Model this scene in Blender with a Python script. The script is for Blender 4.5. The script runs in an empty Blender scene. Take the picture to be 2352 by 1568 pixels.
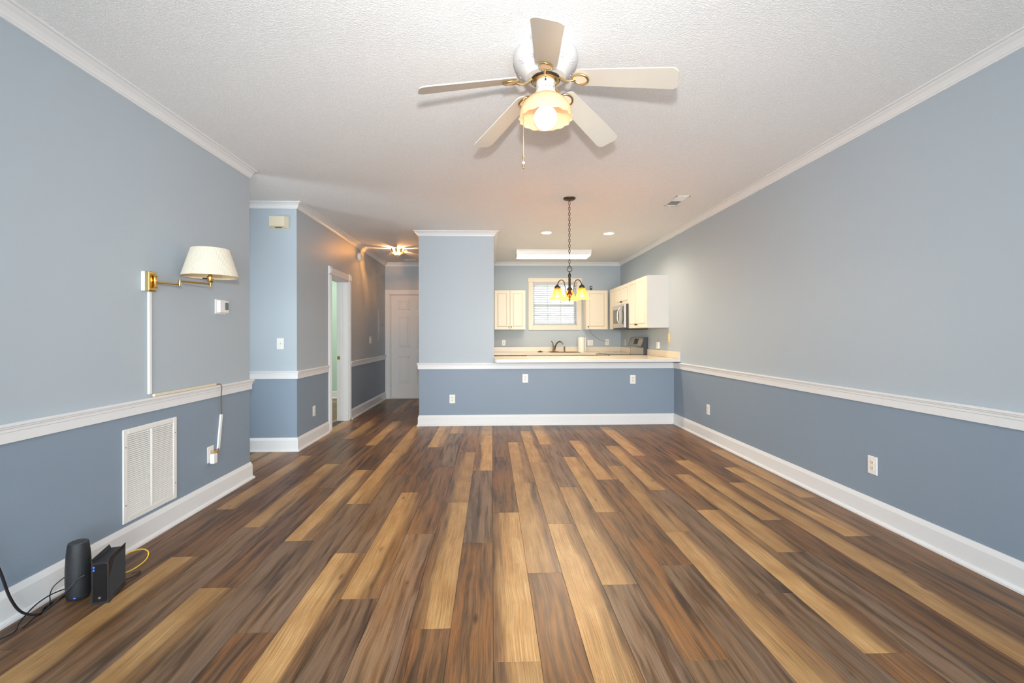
import bpy, math, random
from mathutils import Vector, Matrix
random.seed(7)
scene = bpy.context.scene
COL = scene.collection
PI = math.pi

# ------------------------------------------------------------------ camera
YAW, PITCH, ROLL = 0.0327, 0.0007, -0.0025
F_PX, PCX, PCY, CAM_H = 1060.0, 1164.5, 769.55, 1.268
cam_d = bpy.data.cameras.new('camera'); cam = bpy.data.objects.new('camera', cam_d); COL.objects.link(cam)
fwd = Vector((math.sin(YAW)*math.cos(PITCH), math.cos(YAW)*math.cos(PITCH), math.sin(PITCH)))
rgt = Vector((math.cos(YAW), -math.sin(YAW), 0)); upv = rgt.cross(fwd)
r2 = math.cos(ROLL)*rgt + math.sin(ROLL)*upv; u2 = -math.sin(ROLL)*rgt + math.cos(ROLL)*upv
m = Matrix((r2, u2, -fwd)).transposed().to_4x4(); m.translation = (0, 0, CAM_H)
cam.matrix_world = m
cam_d.sensor_width = 36; cam_d.lens = F_PX/2352*36
cam_d.shift_x = (1176-PCX)/2352; cam_d.shift_y = (PCY-784)/2352
cam_d.clip_start = 0.02
scene.camera = cam

# ------------------------------------------------------------------ world, daylight, flash, exposure
scene.view_settings.view_transform = 'Standard'; scene.view_settings.look = 'None'
scene.view_settings.gamma = 1; scene.view_settings.use_curve_mapping = False
scene.view_settings.exposure = 0.02
world = bpy.data.worlds.new('overcast_sky'); scene.world = world; world.use_nodes = True
bg = world.node_tree.nodes['Background']
bg.inputs[0].default_value = (0.87, 0.94, 1.0, 1); bg.inputs[1].default_value = 20

def light(name, kind, loc, power, color, size=0.05, target=None, sizey=None, spot=None):
    d = bpy.data.lights.new(name, kind); d.energy = power; d.color = color
    if kind == 'AREA':
        d.size = size
        if sizey: d.shape = 'RECTANGLE'; d.size_y = sizey
    else: d.shadow_soft_size = size
    if spot: d.spot_size = spot; d.spot_blend = 0.6
    o = bpy.data.objects.new(name, d); COL.objects.link(o); o.location = loc
    if target is not None:
        o.rotation_euler = (Vector(target)-Vector(loc)).to_track_quat('-Z', 'Y').to_euler()
    return o
# the photographer's flash on top of the camera (it throws the fan's shadows on the ceiling)
light('camera_flash', 'SPOT', (0.017, -0.06, 1.557), 350, (1.0, 0.98, 0.97), 0.04, (0.3, 6.0, 1.5), spot=math.radians(112)).data.spot_blend = 1.0
# daylight enters by a glass door added behind the camera: a portal guides the sky's light
pt = light('added_door_portal', 'AREA', (0.2, -3.23, 1.08), 1, (1, 1, 1), 4.0, (0.2, 3, 1.08), 2.1)
pt.data.cycles.is_portal = True
pt = light('added_window_portal', 'AREA', (-4.21, 3.2, 1.35), 1, (1, 1, 1), 1.0, (0, 3.2, 1.35), 1.5)  # portal for the side window added to brighten the short wall
pt.data.cycles.is_portal = True

# ------------------------------------------------------------------ room measures (metres)
XR, XL, YL, YH, YS, XS, YK, YD, ZC = 2.606, -2.155, 4.18, 6.528, 5.163, -2.15, 9.265, 9.39, 2.737
XP0, XP1 = -1.026, 0.03
YR = -3.2
ZCT = 0.94

# ------------------------------------------------------------------ materials
MATS = {}
def srgb(r, g, b):
    f = lambda c: (c/255/12.92) if c/255 <= .04045 else ((c/255+.055)/1.055)**2.4
    return (f(r), f(g), f(b), 1)
def new_mat(name):
    mt = bpy.data.materials.new(name); mt.use_nodes = True
    nt = mt.node_tree; b = nt.nodes['Principled BSDF']
    return mt, nt, b
def nd(nt, typ, **kw):
    n = nt.nodes.new(typ)
    for k, v in kw.items(): setattr(n, k, v)
    return n
def mix_rgb(nt, fac, a, b, blend='MIX'):
    n = nd(nt, 'ShaderNodeMix', data_type='RGBA', blend_type=blend)
    for sock, v in ((n.inputs[0], fac), (n.inputs[6], a), (n.inputs[7], b)):
        if hasattr(v, 'is_output'): nt.links.new(v, sock)
        else: sock.default_value = v
    return n.outputs[2]
def mth(nt, op, *a, clamp=False):
    n = nd(nt, 'ShaderNodeMath', operation=op, use_clamp=clamp)
    for i, v in enumerate(a):
        if hasattr(v, 'is_output'): nt.links.new(v, n.inputs[i])
        else: n.inputs[i].default_value = v
    return n.outputs[0]
def ramp(nt, fac, lo, hi):
    n = nd(nt, 'ShaderNodeMapRange', interpolation_type='SMOOTHSTEP')
    nt.links.new(fac, n.inputs[0]); n.inputs[1].default_value = lo; n.inputs[2].default_value = hi
    return n.outputs[0]
def noise(nt, vec, scale, detail=3, rough=.55):
    n = nd(nt, 'ShaderNodeTexNoise'); n.inputs['Scale'].default_value = scale
    n.inputs['Detail'].default_value = detail; n.inputs['Roughness'].default_value = rough
    if vec is not None: nt.links.new(vec, n.inputs['Vector'])
    return n
def mapping(nt, vec, sc):
    n = nd(nt, 'ShaderNodeMapping'); n.inputs['Scale'].default_value = sc
    nt.links.new(vec, n.inputs['Vector']); return n.outputs[0]
def bump(nt, b, h, strength, dist):
    n = nd(nt, 'ShaderNodeBump'); n.inputs['Strength'].default_value = strength; n.inputs['Distance'].default_value = dist
    nt.links.new(h, n.inputs['Height']); nt.links.new(n.outputs[0], b.inputs['Normal'])

def plain(name, col, rough=.5, metal=0, var=.04, bscale=0, bstr=0, spec=.5, nscale=30, coat=0):
    """painted / plastic / metal surface with slight procedural tone variation and fine relief"""
    if name in MATS: return MATS[name]
    mt, nt, b = new_mat(name)
    tc = nd(nt, 'ShaderNodeTexCoord')
    n = noise(nt, tc.outputs['Object'], nscale, 3)
    dark = tuple(c*(1-var) for c in col[:3])+(1,); lite = tuple(min(1, c*(1+var)) for c in col[:3])+(1,)
    nt.links.new(mix_rgb(nt, n.outputs[0], dark, lite), b.inputs['Base Color'])
    b.inputs['Roughness'].default_value = rough; b.inputs['Metallic'].default_value = metal
    b.inputs['Specular IOR Level'].default_value = spec
    b.inputs['Coat Weight'].default_value = coat
    if bscale:
        bump(nt, b, noise(nt, tc.outputs['Object'], bscale, 2).outputs[0], bstr, .002)
    MATS[name] = mt; return mt
def glow(name, col, strength):
    if name in MATS: return MATS[name]
    mt, nt, b = new_mat(name)
    b.inputs['Base Color'].default_value = col; b.inputs['Emission Color'].default_value = col
    b.inputs['Emission Strength'].default_value = strength
    MATS[name] = mt; return mt
def glass(name, tint, opac, rough=.08, transl=(1, 1, 1, 1), tw=0.5, bs=0):
    """lamp glass and panes: partly clear, partly milky and glossy"""
    if name in MATS: return MATS[name]
    mt = bpy.data.materials.new(name); mt.use_nodes = True; nt = mt.node_tree; nt.nodes.clear()
    out = nd(nt, 'ShaderNodeOutputMaterial'); tr = nd(nt, 'ShaderNodeBsdfTransparent'); tr.inputs[0].default_value = tint
    tl = nd(nt, 'ShaderNodeBsdfTranslucent'); tl.inputs[0].default_value = transl
    df = nd(nt, 'ShaderNodeBsdfPrincipled'); df.inputs['Base Color'].default_value = transl; df.inputs['Roughness'].default_value = rough
    m1 = nd(nt, 'ShaderNodeMixShader'); m1.inputs[0].default_value = tw
    nt.links.new(df.outputs[0], m1.inputs[1]); nt.links.new(tl.outputs[0], m1.inputs[2])
    m2 = nd(nt, 'ShaderNodeMixShader')
    tc = nd(nt, 'ShaderNodeTexCoord'); n = noise(nt, tc.outputs['Object'], 40, 2)
    if bs:
        bu = nd(nt, 'ShaderNodeBump'); bu.inputs['Strength'].default_value = bs; bu.inputs['Distance'].default_value = .003
        nt.links.new(n.outputs[0], bu.inputs['Height']); nt.links.new(bu.outputs[0], df.inputs['Normal'])
    nt.links.new(mth(nt, 'ADD', opac-.08, mth(nt, 'MULTIPLY', n.outputs[0], .16), clamp=True), m2.inputs[0])
    nt.links.new(tr.outputs[0], m2.inputs[1]); nt.links.new(m1.outputs[0], m2.inputs[2])
    nt.links.new(m2.outputs[0], out.inputs[0])
    MATS[name] = mt; return mt

UPPER = (0.428, 0.487, 0.538, 1); LOWER = (0.238, 0.303, 0.380, 1)
def wall_paint(name, upper, lower, split=.84):
    mt, nt, b = new_mat(name)
    tc = nd(nt, 'ShaderNodeTexCoord'); sp = nd(nt, 'ShaderNodeSeparateXYZ'); nt.links.new(tc.outputs['Object'], sp.inputs[0])
    f = mth(nt, 'GREATER_THAN', sp.outputs[2], split)
    n = noise(nt, tc.outputs['Object'], 1.3, 2)
    c = mix_rgb(nt, f, lower, upper)
    c = mix_rgb(nt, mth(nt, 'MULTIPLY', n.outputs[0], .06), c, (0.5, 0.5, 0.5, 1))
    nt.links.new(c, b.inputs['Base Color'])
    b.inputs['Roughness'].default_value = .5; b.inputs['Specular IOR Level'].default_value = .35
    bump(nt, b, noise(nt, tc.outputs['Object'], 260, 2).outputs[0], .12, .001)
    return mt
M_WALL = wall_paint('two_tone_blue_paint', UPPER, LOWER)
M_KWALL = wall_paint('blue_grey_paint', UPPER, UPPER)
M_GREEN = wall_paint('mint_green_paint', (.44, .60, .47, 1), (.44, .60, .47, 1))

def ceiling_mat():
    mt, nt, b = new_mat('textured_ceiling')
    tc = nd(nt, 'ShaderNodeTexCoord')
    n = noise(nt, tc.outputs['Object'], 150, 4, .6); n2 = noise(nt, tc.outputs['Object'], 75, 3, .6)
    h = mth(nt, 'ADD', ramp(nt, n.outputs[0], .42, .62), mth(nt, 'MULTIPLY', ramp(nt, n2.outputs[0], .45, .6), .8))
    nt.links.new(mix_rgb(nt, mth(nt, 'MULTIPLY', h, .5), (.85, .85, .85, 1), (.93, .93, .93, 1)), b.inputs['Base Color'])
    b.inputs['Roughness'].default_value = .9; b.inputs['Specular IOR Level'].default_value = .1
    bump(nt, b, h, .45, .0025)
    return mt
M_CEIL = ceiling_mat()
M_TRIM = plain('white_trim_paint', (.77, .77, .775, 1), .35, var=.015, bscale=120, bstr=.05)
M_DOOR = plain('off_white_door_paint', (.70, .68, .66, 1), .4, var=.02, bscale=90, bstr=.06)

def plank_mat():
    mt, nt, b = new_mat('vinyl_plank')
    tc = nd(nt, 'ShaderNodeTexCoord'); oi = nd(nt, 'ShaderNodeObjectInfo')
    off = nd(nt, 'ShaderNodeVectorMath', operation='MULTIPLY_ADD')
    cb = nd(nt, 'ShaderNodeCombineXYZ')
    nt.links.new(oi.outputs['Random'], cb.inputs[0]); nt.links.new(oi.outputs['Random'], cb.inputs[1])
    nt.links.new(cb.outputs[0], off.inputs[0]); off.inputs[1].default_value = (37.0, 91.0, 0); nt.links.new(tc.outputs['Object'], off.inputs[2])
    v = off.outputs[0]
    par = nd(nt, 'ShaderNodeSeparateColor'); nt.links.new(oi.outputs['Color'], par.inputs[0])
    blond, rust, side = par.outputs[0], par.outputs[1], par.outputs[2]
    # warp so that streaks wander
    wn = noise(nt, mapping(nt, v, (2.0, 1.6, 1)), 1.0, 2)
    wv = nd(nt, 'ShaderNodeVectorMath', operation='MULTIPLY_ADD'); nt.links.new(wn.outputs['Color'], wv.inputs[0])
    wv.inputs[1].default_value = (.05, .0, 0); nt.links.new(v, wv.inputs[2]); w = wv.outputs[0]
    s1 = noise(nt, mapping(nt, w, (26, 1.7, 1)), 1.0, 3, .6).outputs[0]       # broad streaks
    s2 = noise(nt, mapping(nt, w, (30, 1.9, 1)), 1.0, 4, .65).outputs[0]
    s3 = noise(nt, mapping(nt, w, (17, 1.0, 1)), 1.0, 2, .5).outputs[0]
    gr = noise(nt, mapping(nt, w, (260, 2.4, 1)), 1.0, 3, .65).outputs[0]       # fine grain
    pt_ = noise(nt, mapping(nt, v, (9, 3.5, 1)), 1.0, 4, .6).outputs[0]       # patches
    base = mix_rgb(nt, ramp(nt, s1, .34, .66), (.050, .029, .020, 1), (.205, .102, .048, 1))
    base = mix_rgb(nt, mth(nt, 'MULTIPLY', ramp(nt, s1, .34, .60), oi.outputs['Alpha']), base, (.200, .138, .098, 1))
    base = mix_rgb(nt, mth(nt, 'MULTIPLY', ramp(nt, s3, .50, .70), .55), base, (.034, .025, .022, 1))
    base = mix_rgb(nt, mth(nt, 'MULTIPLY', ramp(nt, s2, .40, .66), mth(nt, 'MULTIPLY', rust, .8)), base, (.300, .128, .044, 1))
    bl = mix_rgb(nt, ramp(nt, pt_, .3, .7), (.435, .235, .085, 1), (.555, .33, .138, 1))
    bl = mix_rgb(nt, mth(nt, 'MULTIPLY', ramp(nt, s2, .48, .72), .5), bl, (.36, .16, .058, 1))
    # the print darkens gradually towards one long edge
    sx = nd(nt, 'ShaderNodeSeparateXYZ'); nt.links.new(tc.outputs['Object'], sx.inputs[0])
    xs = mth(nt, 'MULTIPLY', sx.outputs[0], mth(nt, 'SUBTRACT', mth(nt, 'MULTIPLY', side, 2.0), 1.0))
    xs = mth(nt, 'ADD', xs, mth(nt, 'MULTIPLY', mth(nt, 'SUBTRACT', s3, .5), .20))
    band = ramp(nt, xs, -.012, .080)
    msk = mth(nt, 'MULTIPLY', blond, mth(nt, 'SUBTRACT', 1.0, mth(nt, 'MULTIPLY', band, .88)))
    col = mix_rgb(nt, msk, base, bl)
    # knots
    vo = nd(nt, 'ShaderNodeTexVoronoi'); vo.inputs['Scale'].default_value = 1.0
    nt.links.new(mapping(nt, w, (8.5, 2.6, 1)), vo.inputs['Vector'])
    kn = mth(nt, 'SUBTRACT', 1.0, ramp(nt, vo.outputs['Distance'], .02, .15))
    kn = mth(nt, 'MULTIPLY', kn, ramp(nt, pt_, .44, .54))
    col = mix_rgb(nt, mth(nt, 'MULTIPLY', kn, .85), col, (.07, .032, .016, 1))
    g = mth(nt, 'MULTIPLY_ADD', ramp(nt, gr, .3, .72), .55, .66)
    rv = nd(nt, 'ShaderNodeTexWhiteNoise', noise_dimensions='1D'); nt.links.new(oi.outputs['Random'], rv.inputs['W'])
    g = mth(nt, 'MULTIPLY', g, mth(nt, 'MULTIPLY_ADD', rv.outputs['Value'], .26, .88))
    gg = nd(nt, 'ShaderNodeCombineColor')
    for i in range(3): nt.links.new(g, gg.inputs[i])
    col = mix_rgb(nt, 1.0, col, gg.outputs[0], 'MULTIPLY')
    nt.links.new(col, b.inputs['Base Color'])
    nt.links.new(mth(nt, 'MULTIPLY_ADD', gr, .14, .27), b.inputs['Roughness'])
    b.inputs['Specular IOR Level'].default_value = .22
    bump(nt, b, gr, .12, .0006)
    return mt
M_PLANK = plank_mat()
M_SUB = plain('dark_underlay', (.05, .04, .035, 1), .8)
M_WFLOOR = plain('brown_floor_beyond', (.16, .10, .065, 1), .35, var=.3, nscale=6)
M_BRASS = plain('polished_brass', (.80, .52, .16, 1), .16, 1, var=.05)
M_PALEBRASS = plain('antique_pale_brass', (.72, .58, .30, 1), .22, 1, var=.06)
M_BRONZE = plain('dark_bronze', (.085, .065, .050, 1), .38, .8, var=.15)
M_FAUCET = plain('brushed_bronze', (.24, .165, .10, 1), .3, .9, var=.15)
M_CREAM = plain('cream_cabinet_paint', (.73, .655, .535, 1), .35, var=.02)
M_CABEND = plain('white_cabinet_laminate', (.63, .615, .60, 1), .4, var=.02)
M_GROOVE = plain('cabinet_groove_tan', (.60, .48, .33, 1), .5, var=.05)  # tan strips along the grooves of the door panels
M_COUNTER = plain('cream_laminate_counter', (.74, .65, .52, 1), .22, var=.03)
M_CEDGE = plain('white_counter_edge', (.70, .69, .685, 1), .3, var=.02)
M_STEEL = plain('stainless_steel', (.52, .50, .48, 1), .28, 1, var=.06)
M_BLACKGLASS = plain('black_glass', (.012, .012, .013, 1), .06, var=.1)
M_BLACK = plain('black_plastic', (.014, .014, .016, 1), .38, var=.2, bscale=400, bstr=.1)
M_BLACKM = plain('matt_black_mesh', (.018, .019, .022, 1), .5, var=.3, bscale=700, bstr=.4)
M_DGREY = plain('dark_grey_plastic', (.05, .052, .058, 1), .45, var=.1)
M_PLATE = plain('white_plate_plastic', (.82, .81, .79, 1), .3, var=.01)
M_IVORY = plain('ivory_plastic', (.78, .70, .54, 1), .35, var=.02)
M_ALMOND = plain('almond_plastic', (.74, .66, .50, 1), .4, var=.03)
M_YELLOW = plain('aged_yellow_plastic', (.78, .55, .22, 1), .4, var=.05)
M_SLOT = plain('dark_slot', (.03, .025, .02, 1), .6)
M_FANWHITE = plain('fan_white_enamel', (.60, .58, .56, 1), .28, var=.03)
M_BLADE = plain('cream_fan_blade', (.58, .54, .475, 1), .42, var=.02)
M_INLAY = plain('peach_inlay', (.78, .60, .46, 1), .35, var=.03)
M_DECAL = plain('violet_flower_decal', (.50, .43, .52, 1), .4, var=.2)
M_VENTW = plain('white_vent_enamel', (.80, .79, .76, 1), .4, var=.02)
M_VENTDK = plain('vent_shadow_grey', (.14, .14, .14, 1), .8)  # grey of the sheets standing for vent shade, and of the grille screws
M_CORD = plain('brown_lamp_cord', (.16, .11, .05, 1), .4, var=.1)
M_GOLDPLUG = plain('amber_plug', (.50, .22, .03, 1), .3, var=.1)
M_YCABLE = plain('yellow_patch_cable', (.85, .55, .03, 1), .35, var=.03)
M_BCABLE = plain('black_cable', (.012, .012, .018, 1), .4, var=.1)
M_BLUELED = glow('blue_indicator_light', (.05, .18, 1, 1), .25)
M_SCREEN = plain('grey_lcd_screen', (.13, .16, .15, 1), .2, var=.05)
M_TOWEL = plain('paper_towel', (.86, .82, .75, 1), .9, var=.02, bscale=150, bstr=.3)
M_SLAT = plain('greyed_blind_slat', (.52, .53, .52, 1), .4, var=.01)  # white slats greyed in the colour to stand for their backlit shade
M_PANE = glass('clear_window_pane', (.97, .99, .985, 1), .09, .03, (1, 1, 1, 1), 0)
M_AMBER = glass('amber_shade_glass', (1.0, .70, .32, 1), .26, .1, (1.0, .58, .22, 1), .5, .5)
M_AMBER2 = glass('amber_dome_glass', (1.0, .76, .38, 1), .34, .1, (1.0, .62, .22, 1), .7, .5)
M_FROST = glass('frosted_peach_glass', (1.0, .80, .58, 1), .80, .25, (.95, .76, .56, 1), .5, .4)
M_BULBW = glow('warm_bulb', (1.0, .84, .52, 1), 9)
M_GLOBE = glow('globe_bulb', (1.0, .95, .87, 1), 1.4)
M_LENS = glow('fluorescent_lens', (1.0, .86, .66, 1), 17)
M_CAN = glow('recessed_lamp_face', (1.0, .94, .82, 1), 16)
def shade_fabric():
    mt, nt, b = new_mat('pleated_linen_shade')
    tc = nd(nt, 'ShaderNodeTexCoord')
    n = noise(nt, mapping(nt, tc.outputs['Object'], (90, 90, 14)), 1.0, 3)
    nt.links.new(mix_rgb(nt, n.outputs[0], (.62, .56, .45, 1), (.76, .71, .60, 1)), b.inputs['Base Color'])
    b.inputs['Roughness'].default_value = .9; b.inputs['Specular IOR Level'].default_value = .1
    return mt
M_SHADE = shade_fabric()
M_SHADEIN = plain('shade_lining', (.80, .62, .36, 1), .8)

# ------------------------------------------------------------------ mesh helpers
class MB:
    def __init__(s): s.v = []; s.f = []; s.mi = []; s.cur = 0
    def add(s, vs, fs):
        o = len(s.v); s.v += [tuple(p) for p in vs]
        for q in fs: s.f.append([i+o for i in q]); s.mi.append(s.cur)
        return s
    def box(s, x0, x1, y0, y1, z0, z1):
        if x0 > x1: x0, x1 = x1, x0
        if y0 > y1: y0, y1 = y1, y0
        if z0 > z1: z0, z1 = z1, z0
        vs = [(x0, y0, z0), (x1, y0, z0), (x1, y1, z0), (x0, y1, z0), (x0, y0, z1), (x1, y0, z1), (x1, y1, z1), (x0, y1, z1)]
        return s.add(vs, [(3, 2, 1, 0), (4, 5, 6, 7), (0, 1, 5, 4), (1, 2, 6, 5), (2, 3, 7, 6), (3, 0, 4, 7)])
    def cbox(s, x0, x1, y0, y1, z0, z1, b=.003):
        """box with chamfered edges"""
        if x0 > x1: x0, x1 = x1, x0
        if y0 > y1: y0, y1 = y1, y0
        if z0 > z1: z0, z1 = z1, z0
        X, Y, Z = (x0, x1), (y0, y1), (z0, z1); vs = []; idx = {}
        for i in (0, 1):
            for j in (0, 1):
                for k in (0, 1):
                    sx, sy, sz = 1-2*i, 1-2*j, 1-2*k
                    for a in range(3):
                        p = [X[i]+sx*b, Y[j]+sy*b, Z[k]+sz*b]; p[a] = (X[i], Y[j], Z[k])[a]
                        idx[i, j, k, a] = len(vs); vs.append(p)
        fs = []
        for a in range(3):
            o1, o2 = [t for t in range(3) if t != a]
            for sd in (0, 1):
                q = []
                for c in ((0, 0), (1, 0), (1, 1), (0, 1)):
                    ijk = [0, 0, 0]; ijk[a] = sd; ijk[o1], ijk[o2] = c; q.append(idx[tuple(ijk)+(a,)])
                if (sd == 1) == (a == 1): q.reverse()
                fs.append(q)
        for a in range(3):
            o1, o2 = [t for t in range(3) if t != a]
            for c in ((0, 0), (1, 0), (1, 1), (0, 1)):
                q = []
                for t in (0, 1):
                    ijk = [0, 0, 0]; ijk[a] = t; ijk[o1], ijk[o2] = c
                    q.append((idx[tuple(ijk)+(o1,)], idx[tuple(ijk)+(o2,)]))
                fs.append([q[0][0], q[1][0], q[1][1], q[0][1]])
        for i in (0, 1):
            for j in (0, 1):
                for k in (0, 1): fs.append([idx[i, j, k, 0], idx[i, j, k, 1], idx[i, j, k, 2]])
        return s.add(vs, fs)
    def lathe(s, prof, c=(0, 0, 0), n=24, axis='z', cap=True, rmod=None):
        """revolve (radius, height) profile about an axis through c"""
        vs = []; fs = []
        for r, z in prof:
            for i in range(n):
                a = 2*PI*i/n; rr = r*(rmod(a, z) if rmod else 1)
                x, y = rr*math.cos(a), rr*math.sin(a)
                p = (x, y, z) if axis == 'z' else ((z, x, y) if axis == 'x' else (x, z, y))
                vs.append((c[0]+p[0], c[1]+p[1], c[2]+p[2]))
        for k in range(len(prof)-1):
            for i in range(n):
                j = (i+1) % n; fs.append((k*n+i, k*n+j, (k+1)*n+j, (k+1)*n+i))
        if cap:
            if prof[0][0] > 1e-6: fs.append(tuple(range(n-1, -1, -1)))
            if prof[-1][0] > 1e-6: fs.append(tuple((len(prof)-1)*n+i for i in range(n)))
        return s.add(vs, fs)
    def tube(s, pts, r, n=8, closed=False, cap=True):
        P = [Vector(p) for p in pts]; N = len(P); vs = []; fs = []
        prev = None
        for i, p in enumerate(P):
            if closed: t = P[(i+1) % N]-P[i-1]
            else: t = P[min(i+1, N-1)]-P[max(i-1, 0)]
            t.normalize()
            if prev is None:
                a = Vector((0, 0, 1)) if abs(t.z) < .9 else Vector((1, 0, 0)); nn = t.cross(a).normalized()
            else: nn = (prev-t*prev.dot(t)).normalized()
            prev = nn; bb = t.cross(nn); rr = r(i/(N-1)) if callable(r) else r
            for k in range(n):
                q = 2*PI*k/n; vs.append(p+nn*rr*math.cos(q)+bb*rr*math.sin(q))
        M = N if closed else N-1
        for i in range(M):
            for k in range(n):
                a, b_ = i*n+k, i*n+(k+1) % n; c, d = ((i+1) % N)*n+(k+1) % n, ((i+1) % N)*n+k
                fs.append((a, b_, c, d))
        if cap and not closed: fs += [tuple(range(n-1, -1, -1)), tuple((N-1)*n+k for k in range(n))]
        return s.add(vs, fs)
    def prism(s, poly, z0, z1, tf=None):
        n = len(poly); vs = [(x, y, z0) for x, y in poly]+[(x, y, z1) for x, y in poly]
        if tf: vs = [tf(Vector(p)) for p in vs]
        fs = [tuple(range(n-1, -1, -1)), tuple(range(n, 2*n))]+[(i, (i+1) % n, n+(i+1) % n, n+i) for i in range(n)]
        return s.add(vs, fs)
    def ball(s, c, r, n=16, m=10, sz=1.0):
        prof = [(r*math.sin(PI*i/m), -r*sz*math.cos(PI*i/m)) for i in range(m+1)]
        prof[0] = (1e-5, prof[0][1]); prof[-1] = (1e-5, prof[-1][1])
        return s.lathe(prof, c, n)
    def mesh(s, name, mats, smooth=None):
        me = bpy.data.meshes.new(name); me.from_pydata(s.v, [], s.f)
        for mm in (mats if isinstance(mats, (list, tuple)) else [mats]): me.materials.append(mm)
        if any(s.mi): me.polygons.foreach_set('material_index', s.mi)
        import bmesh
        bm = bmesh.new(); bm.from_mesh(me); bmesh.ops.recalc_face_normals(bm, faces=bm.faces); bm.to_mesh(me); bm.free()
        if smooth is not None:
            me.polygons.foreach_set('use_smooth', [True]*len(me.polygons)); me.set_sharp_from_angle(angle=math.radians(smooth))
        me.update(); return me
    def build(s, name, mats, parent=None, smooth=None, loc=None):
        o = bpy.data.objects.new(name, s.mesh(name, mats, smooth)); COL.objects.link(o)
        if parent: o.parent = parent
        if loc: o.location = loc
        return o
def tag(o, label=None, cat=None, group=None, kind=None):
    if label: o['label'] = label
    if cat: o['category'] = cat
    if group: o['group'] = group
    if kind: o['kind'] = kind
    return o
def thing(name, label, cat, loc=(0, 0, 0), rz=0, group=None, kind=None):
    o = bpy.data.objects.new(name, None); COL.objects.link(o); o.empty_display_size = .05
    o.location = loc; o.rotation_euler = (0, 0, rz); return tag(o, label, cat, group, kind)
def dup(root, loc, rot=None, label=None):
    c = root.copy(); COL.objects.link(c); c.location = loc
    if rot: c.rotation_euler = rot
    if label: c['label'] = label
    def rec(src, dst):
        for ch in src.children:
            k = ch.copy(); COL.objects.link(k); k.parent = dst; rec(ch, k)
    rec(root, c); return c
def struct(name, mb, mat, label, cat, smooth=None):
    return tag(mb.build(name, mat, None, smooth), label, cat, kind='structure')
def bez(p, n=24):
    """smooth curve through points (Catmull-Rom)"""
    P = [Vector(q) for q in p]; P = [2*P[0]-P[1]]+P+[2*P[-1]-P[-2]]; out = []
    segs = len(P)-3
    for i in range(segs):
        a, b, c, d = P[i:i+4]
        for k in range(n):
            t = k/n
            out.append(.5*((2*b)+(c-a)*t+(2*a-5*b+4*c-d)*t*t+(3*b-a-3*c+d)*t**3))
    out.append(P[-2]); return out

# ------------------------------------------------------------------ room shell
fl = struct('floor', MB().box(-5.6, XR+.2, YR-.1, YD+.3, -.12, -.0045), M_SUB, 'multi-toned brown vinyl plank floor running towards the kitchen', 'floor')
struct('ceiling', MB().box(-5.7, XR+.2, YR-.1, YD+.3, ZC, ZC+.12), M_CEIL, 'white textured ceiling over the living room', 'ceiling')
struct('wall_left', MB().box(XL-.12, XL, YR, YL, 0, ZC), M_WALL, 'two-tone blue wall carrying the brass swing-arm lamp', 'wall')
struct('wall_right', MB().box(XR, XR+.15, YR-.1, YK+.2, 0, ZC), M_WALL, 'long two-tone blue wall opposite the brass lamp', 'wall')
# the right wall is one blue above the counters; lower tone only in the living room
struct('wall_switch', MB().box(-4.2, XS-.16, YS, YS+.12, 0, ZC).box(XS-.16, XS, YS, YS+.12, 0, ZC), M_WALL, 'short blue wall with door chime and light switch', 'wall')
DY0, DY1, DZ = 6.235, 6.985, 2.085      # hall doorway
struct('wall_hall_left', MB().box(XS-.16, XS, YS+.12, DY0, 0, ZC).box(XS-.16, XS, DY1, YD, 0, ZC).box(XS-.16, XS, DY0, DY1, DZ, ZC), M_WALL, 'blue hallway wall with the doorway to the green room', 'wall')
FX0, FX1, FZ = -2.052, -1.12, 2.10      # front door opening
struct('wall_hall_end', MB().box(XS-.16, FX0, YD, YD+.15, 0, ZC).box(FX0, FX1, YD, YD+.15, FZ, ZC).box(FX1, XP0+.2, YD, YD+.15, 0, ZC), M_KWALL, 'blue wall above the panelled front door', 'wall')
struct('wall_partition', MB().box(XP0, XP1, YH, YD, 0, ZC), M_WALL, 'blue partition pillar between hallway and kitchen', 'wall')
struct('wall_half', MB().box(XP1, XR, YH, YH+.12, 0, ZCT-.042), M_WALL, 'low blue half wall below the kitchen counter', 'wall')
WX0, WX1, WZ0, WZ1 = .822, 1.722, 1.462, 2.338   # kitchen window opening
struct('wall_back', MB().box(XP1, WX0, YK, YK+.15, 0, ZC).box(WX1, XR+.15, YK, YK+.15, 0, ZC).box(WX0, WX1, YK, YK+.15, 0, WZ0).box(WX0, WX1, YK, YK+.15, WZ1, ZC), M_KWALL, 'blue-grey kitchen wall around the window', 'wall')
struct('wall_rear', MB().box(-2.3, -1.8, YR-.12, YR, 0, ZC).box(2.2, XR, YR-.12, YR, 0, ZC).box(-1.8, 2.2, YR-.12, YR, 2.13, ZC), M_WALL, 'blue wall with an added glass door behind the camera', 'wall')
struct('wall_side_room', MB().box(-4.2, -4.08, YR, 2.7, 0, ZC).box(-4.2, -4.08, 3.7, YS, 0, ZC).box(-4.2, -4.08, 2.7, 3.7, 0, .6).box(-4.2, -4.08, 2.7, 3.7, 2.1, ZC).box(-4.2, XL-.12, YR-.12, YR, 0, ZC), M_WALL, 'blue wall of the space beyond the left opening', 'wall')
struct('wall_green_room', MB().box(-5.6, XS-.16, 9.5, 9.6, 0, ZC).box(-5.6, -5.5, YS+.12, 9.5, 0, ZC).box(-5.6, -4.2, YS, YS+.12, 0, ZC), M_GREEN, 'mint green wall seen through the hallway door', 'wall')

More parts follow.
